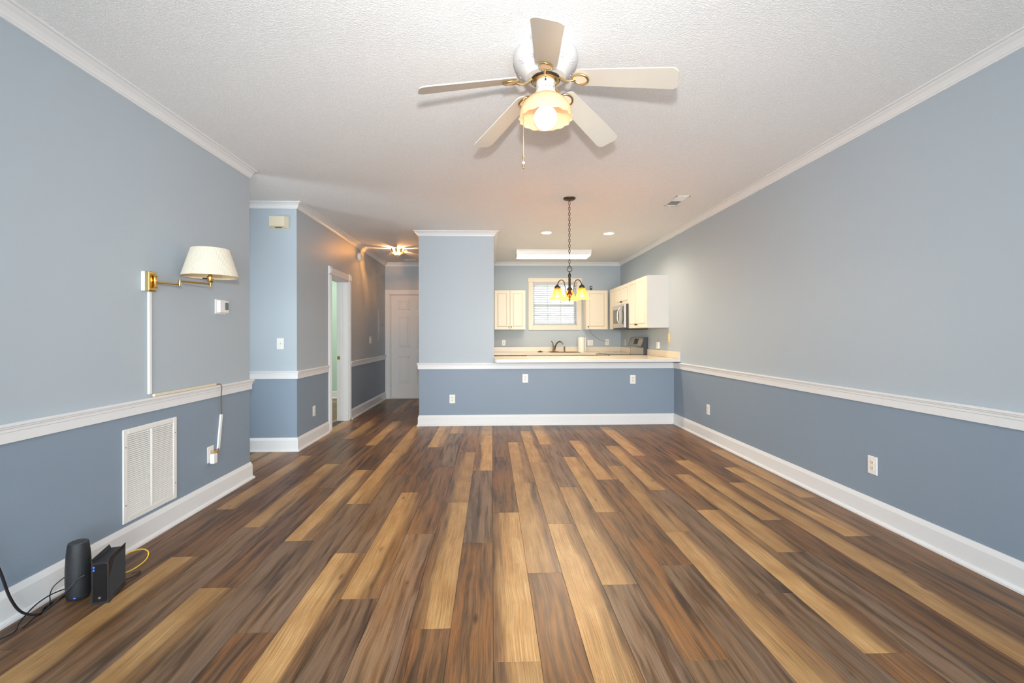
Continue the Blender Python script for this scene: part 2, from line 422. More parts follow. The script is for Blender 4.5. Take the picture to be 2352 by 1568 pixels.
struct('wall_added_porch', MB().box(-10, 12, 10.9, 11.05, -.2, 2.75), plain('white_added_porch_siding', (.80, .83, .80, 1), .6), 'white porch wall added outside the kitchen window to dim the sky', 'wall')  # porch made up to dim the sky behind the kitchen window
struct('ceiling_added_porch', MB().box(-10, 12, YD+.3, 11.05, 2.75, 2.85), plain('white_added_porch_soffit', (.80, .80, .78, 1), .6), 'white porch soffit added outside the kitchen window to block the sky', 'ceiling')
struct('floor_added_porch', MB().box(-10, 12, YD+.3, 11.05, -.25, -.15), plain('grey_added_porch_concrete', (.45, .45, .43, 1), .8), 'grey concrete floor of the added porch', 'floor')
# trims swept along the walls with mitred corners; the room lies to the right of each path
CROWN = [(0, -.066), (.010, -.066), (.011, -.057), (.017, -.054), (.021, -.044), (.034, -.027), (.050, -.016), (.055, -.011), (.069, -.009), (.069, 0), (0, 0)]
RAIL = [(0, .797), (.014, .797), (.014, .843), (.0185, .846), (.0185, .859), (.024, .862), (.025, .869), (.031, .872), (.031, .877), (.022, .884), (0, .884)]
BASE = [(0, 0), (.031, 0), (.031, .010), (.026, .020), (.0165, .024), (.0155, .120), (.013, .128), (.006, .149), (0, .150)]
def sweep(names, path, prof, mat, labels, cat, zoff=0):
    P = [Vector(p) for p in path]; n = len(P); nor = []
    for i in range(n-1):
        d = (P[i+1]-P[i]).normalized(); nor.append(Vector((d.y, -d.x)))
    mit = [nor[0]]+[(nor[i-1]+nor[i])/(1+nor[i-1].dot(nor[i])) for i in range(1, n-1)]+[nor[-1]]
    k = len(prof)
    for i in range(n-1):
        vs = []
        for e in (i, i+1):
            for o, z in prof:
                q = P[e]+mit[e]*o; vs.append((q.x, q.y, z+zoff))
        fs = [(a, (a+1) % k, k+(a+1) % k, k+a) for a in range(k)]+[tuple(range(k-1, -1, -1)), tuple(range(k, 2*k))]
        nm = names[i] if isinstance(names, list) else names
        struct(nm, MB().add(vs, fs), mat, labels[i], cat)
_t = [0]
def tn(k):
    r = []
    for _ in range(k): _t[0] += 1; r.append('trim_%d' % _t[0])
    return r
sweep(tn(1), [(XL, YR), (XL, YL)], CROWN, M_TRIM, ['white crown moulding above the brass lamp wall'], 'crown moulding', ZC)
sweep(tn(8), [(-4.08, YS), (XS, YS), (XS, YD), (XP0, YD), (XP0, YH), (XP1, YH), (XP1, YK), (XR, YK), (XR, YR)], CROWN, M_TRIM,
      ['white crown moulding above the door chime', 'white crown moulding along the hallway wall', 'white crown moulding above the front door',
       'white crown moulding on the hall side of the pillar', 'white crown moulding across the top of the pillar', 'white crown moulding on the kitchen side of the pillar',
       'white crown moulding above the kitchen window', 'long white crown moulding on the bare wall'], 'crown moulding', ZC)
sweep(tn(2), [(XL, YR), (XL, YL), (XL-.12, YL)], RAIL, M_TRIM, ['white chair rail under the brass lamp', 'short white chair rail return at the wall end'], 'chair rail')
sweep(tn(2), [(-4.08, YS), (XS, YS), (XS, DY0-.115)], RAIL, M_TRIM, ['white chair rail below the light switch', 'white chair rail beside the hallway doorway'], 'chair rail')
sweep(tn(1), [(XS, DY1+.115), (XS, YD)], RAIL, M_TRIM, ['white chair rail at the far end of the hallway'], 'chair rail')
sweep(tn(3), [(XP0, YD), (XP0, YH), (XR, YH), (XR, YR)], RAIL, M_TRIM, ['white chair rail on the hall side of the pillar', 'white chair rail across pillar and half wall', 'long white chair rail on the bare wall'], 'chair rail')
sweep(['baseboard_left', 'baseboard_left_end'], [(XL, YR), (XL, YL), (XL-.12, YL)], BASE, M_TRIM, ['white baseboard below the return air grille', 'short white baseboard return at the wall end'], 'baseboard')
sweep(['baseboard_switch', 'baseboard_hall_near'], [(-4.08, YS), (XS, YS), (XS, DY0-.11)], BASE, M_TRIM, ['white baseboard below the light switch wall', 'white baseboard before the hallway doorway'], 'baseboard')
sweep(['baseboard_hall_far'], [(XS, DY1+.11), (XS, YD)], BASE, M_TRIM, ['white baseboard at the far end of the hallway'], 'baseboard')
sweep(['baseboard_partition', 'baseboard_half', 'baseboard_right'], [(XP0, YD), (XP0, YH), (XR, YH), (XR, YR)], BASE, M_TRIM,
      ['white baseboard on the hall side of the pillar', 'white baseboard along the half wall', 'long white baseboard on the bare wall'], 'baseboard')
sweep(['baseboard_green_room'], [(-5.5, 9.5), (XS-.16, 9.5)], BASE, M_TRIM, ['white baseboard in the green room'], 'baseboard')

# ------------------------------------------------------------------ floor planks (each its own piece)
PW, PL, PX0 = .1845, 1.513, .003
FIRST = {-20: 2.1, -19: 2.9, -18: 2.3, -17: 3.1, -16: 2.7, -15: 2.0, -14: 3.0, -13: 2.35, -12: 2.6, -11: 1.935, -10: 2.718, -9: 3.12, -8: 2.375, -7: 2.90, -6: 2.01, -5: 2.727, -4: 2.25, -3: 2.973, -2: 2.01,
         -1: 2.83, 0: 1.795, 1: 2.46, 2: 3.095, 3: 2.33, 4: 1.775, 5: 2.515, 6: 2.94, 7: 2.225, 8: 1.79, 9: 2.64, 10: 3.105, 11: 2.39, 12: 2.835, 13: 3.52}
# tone of the planks from the joint at FIRST outwards: first letter = plank nearer than that joint
TONES = {-16: 'RDTD', -15: 'DTRD', -14: 'RDTD', -13: 'DRTD', -12: 'DDRTD', -11: 'RDTDD', -10: 'BDDTD', -9: 'GBDDT', -8: 'BDDAD', -7: 'GBDDD', -6: 'RGBAD', -5: 'BGDDT', -4: 'GBDTR', -3: 'GRGTG', -2: 'RBTRT',
         -1: 'RGATD', 0: 'TBRDG', 1: 'RTTDG', 2: 'BTBGD', 3: 'GTGTD', 4: 'GRBGD', 5: 'GRADT', 6: 'TTGRD', 7: 'GGADR', 8: 'RBRAD', 9: 'GBRDD', 10: 'DBRDR', 11: 'TTDRD', 12: 'DBRRD', 13: 'RARDR'}
TC = {'B': (1.0, .4), 'A': (.85, .55), 'T': (.74, .5), 'R': (.10, 1.0), 'G': (.16, .25), 'D': (.04, .6)}
PMESH = {}
def plank(x0, y0, y1, tone, w=PW, side=1):
    if y1-y0 < .02 or w < .01: return
    key = (round(w, 3), round(y1-y0, 3))
    if key not in PMESH:
        g = .0005; PMESH[key] = MB().cbox(-w/2+g, w/2-g, -(y1-y0)/2+g, (y1-y0)/2-g, -.004, 0, .0009).mesh('plank', M_PLANK)
    o = bpy.data.objects.new('plank', PMESH[key]); COL.objects.link(o); o.parent = fl
    o.location = (x0+w/2, (y0+y1)/2, 0)
    bl, ru = TC[tone]
    o.color = (min(1, max(0, bl+random.uniform(-.06, .06))), min(1, max(0, ru+random.uniform(-.15, .15))), side, {'G': .8, 'T': .4, 'D': .22}.get(tone, .10))
def column(k, ya, yb, xlo=None, xhi=None):
    x0 = PX0+k*PW; x1 = x0+PW
    if xlo is not None: x0 = max(x0, xlo)
    if xhi is not None: x1 = min(x1, xhi)
    if x1-x0 < .01: return
    j = FIRST[k]-PL*math.ceil((FIRST[k]-ya)/PL); i = round((j-FIRST[k])/PL)
    while j < yb:
        a, b = max(j, ya), min(j+PL, yb)
        tones = TONES.get(k, 'RDTG'); idx = i+1
        t = tones[idx] if 0 <= idx < len(tones) else 'GDRT'[(idx*3+k) % 4]
        plank(x0, a, b, t, x1-x0, 0 if k in (-2, 0, -1) else 1); j += PL; i += 1
for k in range(-12, 14):
    yb = YH if k >= -6 else YD
    if k == -6: yb = YH
    column(k, max(YR+.02, -1.3), yb, XL, XR)
    if k == -6: column(k, YH, YD, None, XP0)
for k in range(-17, -11): column(k, YL-1.2, YS, None, XL-.12 if k == -12 else None) if k < -12 else column(k, YL, YS, None, XL)
for k in range(-19, -11): column(k, DY0-.3 if k < -12 else DY0, 9.5 if k < -12 else DY1, None, XS-.16 if k == -13 else (XS if k == -12 else None))
tag(MB().box(XL, XR, YR, -1.3, -.004, 0).build('floor_rear', M_WFLOOR), 'brown floor behind the camera', 'floor', kind='structure')
tag(MB().box(XP1, XR, YH+.12, YK, -.004, 0).build('floor_kitchen', M_WFLOOR), 'brown kitchen floor hidden behind the half wall', 'floor', kind='structure')

# ------------------------------------------------------------------ doors and windows
def fluted(x, y0, y1, z0, z1, parent, name='casing'):
    """vertical casing on the hallway wall face x with shallow flutes"""
    mb = MB().cbox(x, x+.018, y0, y1, z0, z1, .003)
    n = 3; w = (y1-y0)/(n+1)
    for i in range(n): mb.cbox(x+.016, x+.0225, y0+w*(i+.72), y0+w*(i+1.28), z0+.03, z1-.01, .002)
    return mb.build(name, M_TRIM, parent)
dr = thing('door_1', 'white fluted door frame of the hallway doorway to the green room', 'door frame', (XS, DY0, 0), kind='structure')
dr.location = (0, 0, 0)
fluted(XS, DY0-.10, DY0, 0, DZ, dr); fluted(XS, DY1, DY1+.10, 0, DZ, dr)
MB().cbox(XS, XS+.018, DY0, DY1, DZ, DZ+.095, .003).build('head_casing', M_TRIM, dr)
for y0 in (DY0-.105, DY1-.0):
    mb = MB().cbox(XS, XS+.026, y0, y0+.105, DZ, DZ+.105, .003); mb.lathe([(.04, .026), (.036, .031), (.026, .027), (.014, .032), (.0001, .034)], (XS, y0+.0525, DZ+.0525), 20, 'x')
    mb.build('rosette', M_TRIM, dr)
for y0, s in ((DY0, 1), (DY1, -1)):
    j = MB().cbox(XS-.165, XS+.002, y0, y0+s*.018, 0, DZ, .001).build('jamb', M_TRIM, dr)
    MB().cbox(XS-.11, XS-.075, y0+s*.017, y0+s*.030, 0, DZ-.02, .002).build('door_stop', M_TRIM, j)
    if s < 0: MB().cbox(XS-.158, XS-.118, y0+s*.0175, y0+s*.021, .915, .965, .001).build('strike_plate', M_BRASS, j)
MB().cbox(XS-.165, XS+.002, DY0, DY1, DZ-.018, DZ+.001, .001).build('head_jamb', M_TRIM, dr)

fd = thing('door_2', 'off-white six-panel front door at the end of the hallway', 'door', kind='structure')
MB().cbox(FX0-.098, FX0, YD-.018, YD, 0, FZ+.0, .003).build('casing', M_DOOR, fd)
MB().cbox(FX1, FX1+.09, YD-.018, YD, 0, FZ, .003).build('casing', M_DOOR, fd)
MB().cbox(FX0-.098, FX1+.09, YD-.02, YD, FZ, FZ+.092, .003).build('head_casing', M_DOOR, fd)
MB().cbox(FX0, FX0+.012, YD, YD+.12, 0, FZ, .001).build('jamb', M_DOOR, fd)
MB().cbox(FX0, FX1, YD, YD+.12, FZ-.012, FZ, .001).build('head_jamb', M_DOOR, fd)
MB().cbox(FX0, FX1, YD-.01, YD+.13, 0, .028, .004).build('threshold', M_DOOR, fd)
sl = MB().cbox(FX0+.014, FX1-.005, YD+.012, YD+.055, .026, FZ-.014, .002).build('slab', M_DOOR, fd)
PX = [(-1.888, -1.672), (-1.515, -1.30)]; PZ = [(1.795, 1.975), (1.03, 1.66), (.31, .86)]
for a, b in PX:
    for c, d in PZ:
        mb = MB(); y = YD+.012
        for q in ((a, a+.016, c, d), (b-.016, b, c, d), (a, b, c, c+.016), (a, b, d-.016, d)): mb.cbox(q[0], q[1], y-.007, y+.004, q[2], q[3], .003)
        mb.cbox(a+.034, b-.034, y-.006, y+.004, c+.034, d-.034, .005)
        mb.build('raised_panel', M_DOOR, sl)
for z in (.28, 1.07, 1.85): MB().cbox(FX0+.008, FX0+.017, YD+.004, YD+.012, z-.045, z+.045, .001).build('hinge', M_STEEL, fd)
MB().lathe([(.03, 0), (.03, .006), (.012, .010), (.012, .035), (.027, .045), (.027, .06), (.0001, .066)], (FX1-.07, YD+.012, 1.0), 16, 'y').build('knob', M_BRASS, fd)
for o in list(fd.children):
    if o.name.startswith('knob'): o.scale = (1, -1, 1); o.location = (0, 2*(YD+.012), 0)

wn = thing('window_1', 'cream-cased kitchen window above the sink', 'window', kind='structure')
MB().cbox(.735, .822, YK-.018, YK, 1.375, 2.34, .003).build('casing', M_CREAM, wn)
MB().cbox(1.722, 1.808, YK-.018, YK, 1.375, 2.34, .003).build('casing', M_CREAM, wn)
MB().cbox(.822, 1.722, YK-.018, YK, 1.375, 1.462, .003).build('apron', M_CREAM, wn)
MB().cbox(.722, 1.822, YK-.026, YK, 2.34, 2.425, .004).build('head_casing', M_CREAM, wn)
mb = MB()
for q in ((WX0, WX0+.012, WZ0, WZ1), (WX1-.012, WX1, WZ0, WZ1), (WX0, WX1, WZ0, WZ0+.012), (WX0, WX1, WZ1-.012, WZ1)): mb.cbox(q[0], q[1], YK-.005, YK+.15, q[2], q[3], .001)
mb.build('jamb', M_TRIM, wn)
ZM = 1.872
for zz0, zz1, yy, nm in ((WZ0+.012, ZM+.02, YK+.085, 'lower_sash'), (ZM-.02, WZ1-.012, YK+.115, 'upper_sash')):
    mb = MB(); x0, x1 = WX0+.012, WX1-.012
    for q in ((x0, x0+.04, zz0, zz1), (x1-.04, x1, zz0, zz1), (x0+.04, x1-.04, zz0, zz0+.042), (x0+.04, x1-.04, zz1-.042, zz1)): mb.cbox(q[0], q[1], yy, yy+.03, q[2], q[3], .003)
    s_ = mb.build(nm, M_TRIM, wn)
    for i in (1, 2):
        xm = x0+.04+(x1-x0-.08)*i/3; MB().cbox(xm-.008, xm+.008, yy+.006, yy+.024, zz0+.042, zz1-.042, .002).build('muntin', M_TRIM, s_)
    zmid = (zz0+zz1)/2; MB().cbox(x0+.04, x1-.04, yy+.007, yy+.023, zmid-.008, zmid+.008, .002).build('muntin', M_TRIM, s_)
    MB().box(x0+.03, x1-.03, yy+.014, yy+.017, zz0+.03, zz1-.03).build('pane', M_PANE, s_)
bl = thing('window_blind', 'white slatted blind lowered in the kitchen window', 'blind', (0, 0, 0))
MB().cbox(WX0+.016, WX1-.016, YK+.008, YK+.062, WZ1-.055, WZ1-.014, .003).build('headrail', M_SLAT, bl)
sm = None; nsl = 17; zt, zb_ = WZ1-.085, WZ0+.075
for i in range(nsl):
    z = zt+(zb_-zt)*i/(nsl-1)
    if sm is None:
        vs = []; W = (WX1-WX0-.04)/2
        for xx in (-W, W):
            for yy, hh in ((-.025, -.008), (0, .0022), (.025, .008), (.025, .0055), (0, -.0003), (-.025, -.0105)): vs.append((xx, yy, hh))
        sm = MB().add(vs, [(a, (a+1) % 6, 6+(a+1) % 6, 6+a) for a in range(6)]+[tuple(range(6)), tuple(range(11, 5, -1))]).mesh('slat', M_SLAT)
    o = bpy.data.objects.new('slat', sm); COL.objects.link(o); o.parent = bl; o.location = ((WX0+WX1)/2, YK+.035, z)
MB().cbox(WX0+.02, WX1-.02, YK+.012, YK+.058, WZ0+.018, WZ0+.044, .004).build('bottom_rail', M_SLAT, bl)
for x in (WX0+.16, WX1-.16):
    for dy in (.008, .061): MB().tube([(x, YK+dy, WZ0+.04), (x, YK+dy, WZ1-.05)], .0012, 5).build('ladder_cord', M_SLAT, bl)
sw_ = thing('added_window_3', 'white window added in the side room beyond the left opening', 'window', kind='structure')  # unseen window, added so that daylight reaches the short wall
mb = MB()
for q in ((2.7, 2.76, .6, 2.1), (3.64, 3.7, .6, 2.1), (2.76, 3.64, .6, .66), (2.76, 3.64, 2.04, 2.1), (2.76, 3.64, 1.33, 1.38)): mb.cbox(-4.16, -4.12, q[0], q[1], q[2], q[3], .003)
mb.build('frame', M_TRIM, sw_); MB().box(-4.142, -4.138, 2.74, 3.66, .64, 2.06).build('pane', M_PANE, sw_)
gd = thing('added_window_2', 'sliding glass door added behind the camera to let daylight in', 'glass door', kind='structure')  # unseen glass door, made up as the way in for daylight
for xa, xb, yy in ((-1.8, .25, YR-.05), (.15, 2.2, YR-.09)):
    mb = MB()
    for q in ((xa, xa+.07, .04, 2.12), (xb-.07, xb, .04, 2.12), (xa, xb, .04, .12), (xa, xb, 2.05, 2.13)): mb.cbox(q[0], q[1], yy, yy+.035, q[2], q[3], .003)
    p_ = mb.build('sliding_panel', M_TRIM, gd); MB().box(xa+.06, xb-.06, yy+.015, yy+.02, .1, 2.07).build('pane', M_PANE, p_)
MB().cbox(-1.8, 2.2, YR-.12, YR, -.004, .04, .003).build('sill', M_TRIM, gd)

# ------------------------------------------------------------------ ceiling fan
FC = Vector((.282, 2.39, 0))
fan = thing('ceiling_fan', 'white five-blade ceiling fan with brass blade irons and lit globe', 'ceiling fan', (FC.x, FC.y, ZC))
L = lambda z: z-ZC
MB().lathe([(.150, L(ZC)), (.158, L(2.728)), (.166, L(2.712)), (.168, L(2.695)), (.162, L(2.675)), (.146, L(2.650)), (.122, L(2.622)), (.108, L(2.606)), (.104, L(2.600)), (.085, L(2.598)), (.0001, L(2.597))], n=40).build('motor_housing', M_FANWHITE, fan, 40)
for a in (-150, -120, -60, -30, 20, 150):
    mb = MB()
    for j, (da, dz) in enumerate(((0, 0), (4, .008), (-4, .006), (2, -.009), (-3, -.007))):
        aa = math.radians(a+da); r_ = .1470+.6*dz; mb.ball((r_*math.cos(aa), r_*math.sin(aa), L(2.652+dz)), .0048, 8, 6)
    mb.build('flower_decal', M_DECAL, fan, 60)
MB().lathe([(.076, L(2.599)), (.076, L(2.592)), (.066, L(2.590))], n=32).build('bearing_ring', M_BRONZE, fan, 40)
MB().lathe([(.068, L(2.594)), (.070, L(2.587)), (.062, L(2.581)), (.046, L(2.581))], n=32).build('flywheel', M_PALEBRASS, fan, 40)
MB().lathe([(.049, L(2.590)), (.050, L(2.535)), (.054, L(2.530)), (.054, L(2.522)), (.049, L(2.519)), (.060, L(2.508)), (.062, L(2.500)), (.0001, L(2.499))], n=32).build('switch_cup', M_FANWHITE, fan, 40)
mb = MB()
for i in range(15): a = 2*PI*i/15; mb.ball((.0505*math.cos(a), .0505*math.sin(a), L(2.542)), .0028, 6, 5)
mb.build('bead_trim', M_PALEBRASS, fan, 60)
MB().cbox(-.010, -.002, -.0525, -.049, L(2.566), L(2.578), .001).build('reverse_switch', M_BLACK, fan)
# blades droop a little and are pitched
BANG = [-96.0, -23.6, 45.8, 122.4, 190.2]
R0, R1, Z0, Z1 = .150, .650, 2.578, 2.468
droop = math.atan2(Z0-Z1, R1-R0); pitch = math.radians(13.5)
out = []
def corner(cx_, cy_, r, a0, a1, n=6): return [(cx_+r*math.cos(math.radians(a0+(a1-a0)*i/n)), cy_+r*math.sin(math.radians(a0+(a1-a0)*i/n))) for i in range(n+1)]
LB = (R1-R0)/math.cos(droop)
out = corner(LB-.035, .068-.035, .035, 90, 0)+corner(LB-.035, -.068+.035, .035, 0, -90)+corner(.04, -.054+.03, .03, -90, -180)+corner(.04, .054-.03, .03, 180, 90)
ang0 = {}
blade_me = MB().prism(out, -.003, .003).mesh('blade', M_BLADE)
irm = MB()
irm.tube(bez([(-.088, 0, .004), (-.055, 0, -.014), (-.02, 0, -.024), (.012, 0, -.012)], 8), .0062, 8)
iron_me = irm.mesh('blade_iron', M_PALEBRASS, 60)
el = [(.036+.040*math.cos(2*PI*i/28), .031*math.sin(2*PI*i/28)) for i in range(28)]
ring_me = MB().tube([(x, y, -.010) for x, y in el], .0068, 8, closed=True).mesh('medallion_rim', M_PALEBRASS, 60)
inl_me = MB().prism([(x*.93+.0025, y*.93) for x, y in el], -.013, -.004).mesh('medallion_inlay', M_INLAY)
for a in BANG:
    A = math.radians(a)
    M_ = Matrix.Rotation(A, 4, 'Z') @ Matrix.Translation((R0, 0, L(Z0))) @ Matrix.Rotation(droop, 4, 'Y') @ Matrix.Rotation(-pitch, 4, 'X')
    bo = bpy.data.objects.new('blade', blade_me); COL.objects.link(bo); bo.parent = fan; bo.matrix_local = M_
    for nm, me in (('blade_iron', iron_me), ('medallion_rim', ring_me), ('medallion_inlay', inl_me)):
        o = bpy.data.objects.new(nm, me); COL.objects.link(o); o.parent = bo
scal = lambda a, z: 1+.035*math.cos(a*16)*max(0, (2.43-z-ZC)/.04 if False else 1 if z < L(2.402) else 0)
MB().lathe([(.050, L(2.514)), (.058, L(2.512)), (.085, L(2.497)), (.112, L(2.472)), (.130, L(2.440)), (.1345, L(2.415)), (.1335, L(2.404)), (.137, L(2.390)), (.1325, L(2.391)), (.1295, L(2.405)), (.1305, L(2.415)), (.126, L(2.439)), (.109, L(2.469)), (.083, L(2.493)), (.056, L(2.508))], n=96, cap=False, rmod=scal).build('glass_shade', M_FROST, fan, 50)
MB().ball((0, 0, L(2.397)), .0605, 28, 18).build('globe_bulb', M_GLOBE, fan, 80)
MB().lathe([(.018, L(2.50)), (.018, L(2.455))], n=16).build('bulb_socket', M_FANWHITE, fan, 40)
px_, py_ = -.112, .06
pch = MB().tube([(-.046, .022, L(2.533)), (-.100, .052, L(2.532)), (px_, py_, L(2.52)), (px_, py_, L(2.225))], .0015, 6).build('pull_chain', M_BRASS, fan, 60)
MB().lathe([(.0001, L(2.228)), (.004, L(2.226)), (.0045, L(2.202)), (.003, L(2.198)), (.003, L(2.193))], (px_, py_, 0), 10).build('fob_top', M_BRASS, pch, 50)
MB().ball((px_, py_, L(2.186)), .009, 12, 8, .8).build('fob_bead', M_PLATE, pch, 60)
MB().lathe([(.005, L(2.178)), (.006, L(2.170)), (.003, L(2.164)), (.0045, L(2.158)), (.0001, L(2.154))], (px_, py_, 0), 10).build('fob_tip', M_BRASS, pch, 50)
light('fan_globe_lamp', 'POINT', (FC.x, FC.y, 2.30), 2, (1.0, .80, .55), .06)

# ------------------------------------------------------------------ chandelier
CC = (.833, 4.919)
ch = thing('chandelier', 'dark bronze chandelier with three amber bell shades on a chain', 'chandelier', (CC[0], CC[1], ZC))
MB().lathe([(.066, 0), (.066, -.004), (.060, -.014), (.040, -.022), (.012, -.026), (.010, -.034), (.0001, -.036)], n=28).build('canopy', M_BRONZE, ch, 40)
mb = MB(); z = L(2.700); i = 0
while z > L(2.012):
    hw, hl = .0105, .018
    pts = []
    for k in range(12):
        q = 2*PI*k/12; x = hw*math.cos(q); zz = hl*math.sin(q)
        pts.append((x, 0, z-hl+zz) if i % 2 == 0 else (0, x, z-hl+zz))
    mb.tube(pts, .0026, 5, closed=True); z -= .0285; i += 1
mb.build('chain', M_BRONZE, ch, 60)
MB().tube([(.027*math.cos(2*PI*k/24), 0, L(1.977)+.027*math.sin(2*PI*k/24)) for k in range(24)], .0038, 8, closed=True).build('ring', M_BRONZE, ch, 60)
MB().lathe([(.005, L(1.951)), (.006, L(1.935)), (.011, L(1.928)), (.016, L(1.912)), (.016, L(1.900)), (.010, L(1.888)), (.0125, L(1.878)), (.0135, L(1.74)), (.021, L(1.725)), (.027, L(1.712)), (.027, L(1.690)), (.016, L(1.676)), (.010, L(1.662)), (.014, L(1.652)), (.008, L(1.636)), (.0001, L(1.622))], n=20).build('stem', M_BRONZE, ch, 40)
def bell(c):
    return MB().lathe([(.030, c+.118), (.038, c+.110), (.047, c+.088), (.053, c+.058), (.062, c+.03), (.076, c+.012), (.092, c), (.0895, c+.0005), (.073, c+.014), (.059, c+.032), (.0505, c+.059), (.0445, c+.089), (.035, c+.109)], n=32, cap=False, rmod=lambda a, z: 1+.03*math.cos(6*a)*(1 if z < c+.02 else 0))
zs = 1.650
shade_me = bell(0).mesh('shade', M_AMBER, 60)
for a in (200, 80, -40):
    A = math.radians(a); ca, sa = math.cos(A), math.sin(A); P_ = lambda r, z: (r*ca, r*sa, L(z))
    arm = MB().tube(bez([P_(.022, 1.702), P_(.040, 1.712), P_(.052, 1.775), P_(.068, 1.838), P_(.098, 1.856), P_(.130, 1.838), P_(.146, 1.80), P_(.148, 1.785)], 8), .0052, 8).build('arm', M_BRONZE, ch, 60)
    MB().lathe([(.006, 1.806), (.012, 1.800), (.026, 1.788), (.0305, 1.778), (.031, 1.764), (.028, 1.760)], (.148*ca, .148*sa, -ZC), 20).build('socket_cup', M_BRONZE, arm, 40)
    o = bpy.data.objects.new('shade', shade_me); COL.objects.link(o); o.parent = arm; o.location = (.148*ca, .148*sa, L(zs))
    MB().lathe([(.012, .095), (.012, .075), (.019, .060), (.0215, .045), (.017, .028), (.0001, .018)], (.148*ca, .148*sa, L(zs)), 14).build('bulb', M_BULBW, arm, 60)
    light('chandelier_bulb', 'POINT', (CC[0]+.148*ca, CC[1]+.148*sa, zs-.015), 10, (1.0, .78, .54), .03)

# ------------------------------------------------------------------ hall flush light, recessed lights, fluorescent fixture, vents
fl_c = (-1.597, 7.883)
hl = thing('flush_mount_light', 'amber glass flush-mount ceiling light with brass finial in the hallway', 'ceiling light', (fl_c[0], fl_c[1], ZC))
MB().lathe([(.055, 0), (.055, -.010), (.05, -.012), (.0001, -.012)], n=32).build('ceiling_pan', M_BRASS, hl, 40)
for k in range(8):
    a0, a1 = 2*PI*k/8+.02, 2*PI*(k+1)/8-.02
    for (ra, za, rb, zb2) in ((.102, -.034, .097, -.066), (.097, -.066, .030, -.100)):
        pts = [(ra*math.cos(a0), ra*math.sin(a0), za), (ra*math.cos(a1), ra*math.sin(a1), za), (rb*math.cos(a1), rb*math.sin(a1), zb2), (rb*math.cos(a0), rb*math.sin(a0), zb2)]
        pts2 = [(x*.965, y*.965, z+.001) for x, y, z in pts]
        MB().add(pts+pts2, [(0, 1, 2, 3), (7, 6, 5, 4), (0, 4, 5, 1), (1, 5, 6, 2), (2, 6, 7, 3), (3, 7, 4, 0)]).build('glass_panel', M_AMBER2, hl)
    q = 2*PI*k/8; w_ = .17; vs = []
    for rr, zz in ((.124, -.001), (.110, -.026), (.100, -.067)):
        for dq in (-w_, w_):
            for sc_ in (1.0, .975): vs.append((rr*sc_*math.cos(q+dq), rr*sc_*math.sin(q+dq), zz))
    MB().add(vs, [(0, 2, 6, 4), (4, 6, 10, 8), (1, 5, 7, 3), (5, 9, 11, 7), (0, 4, 5, 1), (4, 8, 9, 5), (2, 3, 7, 6), (6, 7, 11, 10), (0, 1, 3, 2), (8, 10, 11, 9)]).build('ray_strap', M_BRASS, hl)  # wide straps added to break the bulbs' light into rays
    MB().tube([(.100*math.cos(q), .100*math.sin(q), -.066), (.03*math.cos(q), .03*math.sin(q), -.101)], .003, 6).build('rib', M_BRASS, hl, 40)
MB().tube([(.1*math.cos(2*PI*k/32), .1*math.sin(2*PI*k/32), -.067) for k in range(32)], .0035, 6, closed=True).build('hoop', M_BRASS, hl, 60)
MB().lathe([(.032, -.098), (.030, -.106), (.012, -.110), (.009, -.120), (.011, -.126), (.006, -.133), (.0001, -.137)], n=16).build('finial', M_BRASS, hl, 40)
for s in (-1, 1):
    MB().ball((s*.045, -.01, -.05), .024, 14, 10, 1.2).build('bulb', M_BULBW, hl, 80)

light('hall_bulbs', 'POINT', (fl_c[0], fl_c[1]-.03, ZC-.045), 60, (1.0, .66, .38), .008)
def can(x, y, label):
    t = thing('recessed_light', label, 'ceiling light', (x, y, ZC), group='recessed lights over the kitchen counter')
    MB().lathe([(.088, 0), (.088, -.004), (.074, -.006), (.070, -.002), (.070, 0)], n=32).build('trim_ring', M_PLATE, t, 40)
    MB().lathe([(.071, -.001), (.066, -.004), (.04, -.0055), (.0001, -.006)], n=28).build('lamp_face', M_CAN, t, 60)
    light('recessed_beam', 'SPOT', (x, y, ZC-.02), 80, (1.0, .83, .60), .06, (x, y, 0), spot=math.radians(155))
can(.783, 6.575, 'lit round recessed ceiling light nearer the pillar'); can(1.69, 6.605, 'lit round recessed ceiling light nearer the bare wall')

fx = thing('fluorescent_fixture', 'long white wraparound fluorescent light on the kitchen ceiling', 'ceiling light', (1.066, 8.05, ZC))
mbx = MB().cbox(-.645, .645, -.205, .205, -.022, 0, .003); mbx.build('housing', M_PLATE, fx)
yz = [(-.20, -.022), (-.185, -.088), (-.165, -.100), (.165, -.100), (.185, -.088), (.20, -.022)]
for i, (q0, q1) in enumerate(zip(yz[:-1], yz[1:])): pass
vs = [(-.625, y, z) for y, z in yz]+[(.625, y, z) for y, z in yz]
mbl = MB(); mbl.add(vs, [(1, 2, 8, 7), (2, 3, 9, 8), (3, 4, 10, 9)]); mbl.build('lens', M_LENS, fx)
mbl = MB(); mbl.add(vs, [(0, 1, 7, 6), (4, 5, 11, 10)]); mbl.build('lens_side', M_PLATE, fx)
for s in (-1, 1):
    vs2 = [(s*.625, y, z) for y, z in yz]+[(s*.642, y, z) for y, z in yz]
    MB().add(vs2, [tuple(range(6)), tuple(range(11, 5, -1))]+[(a, (a+1) % 6, 6+(a+1) % 6, 6+a) for a in range(6)]).build('end_cap', M_PLATE, fx)

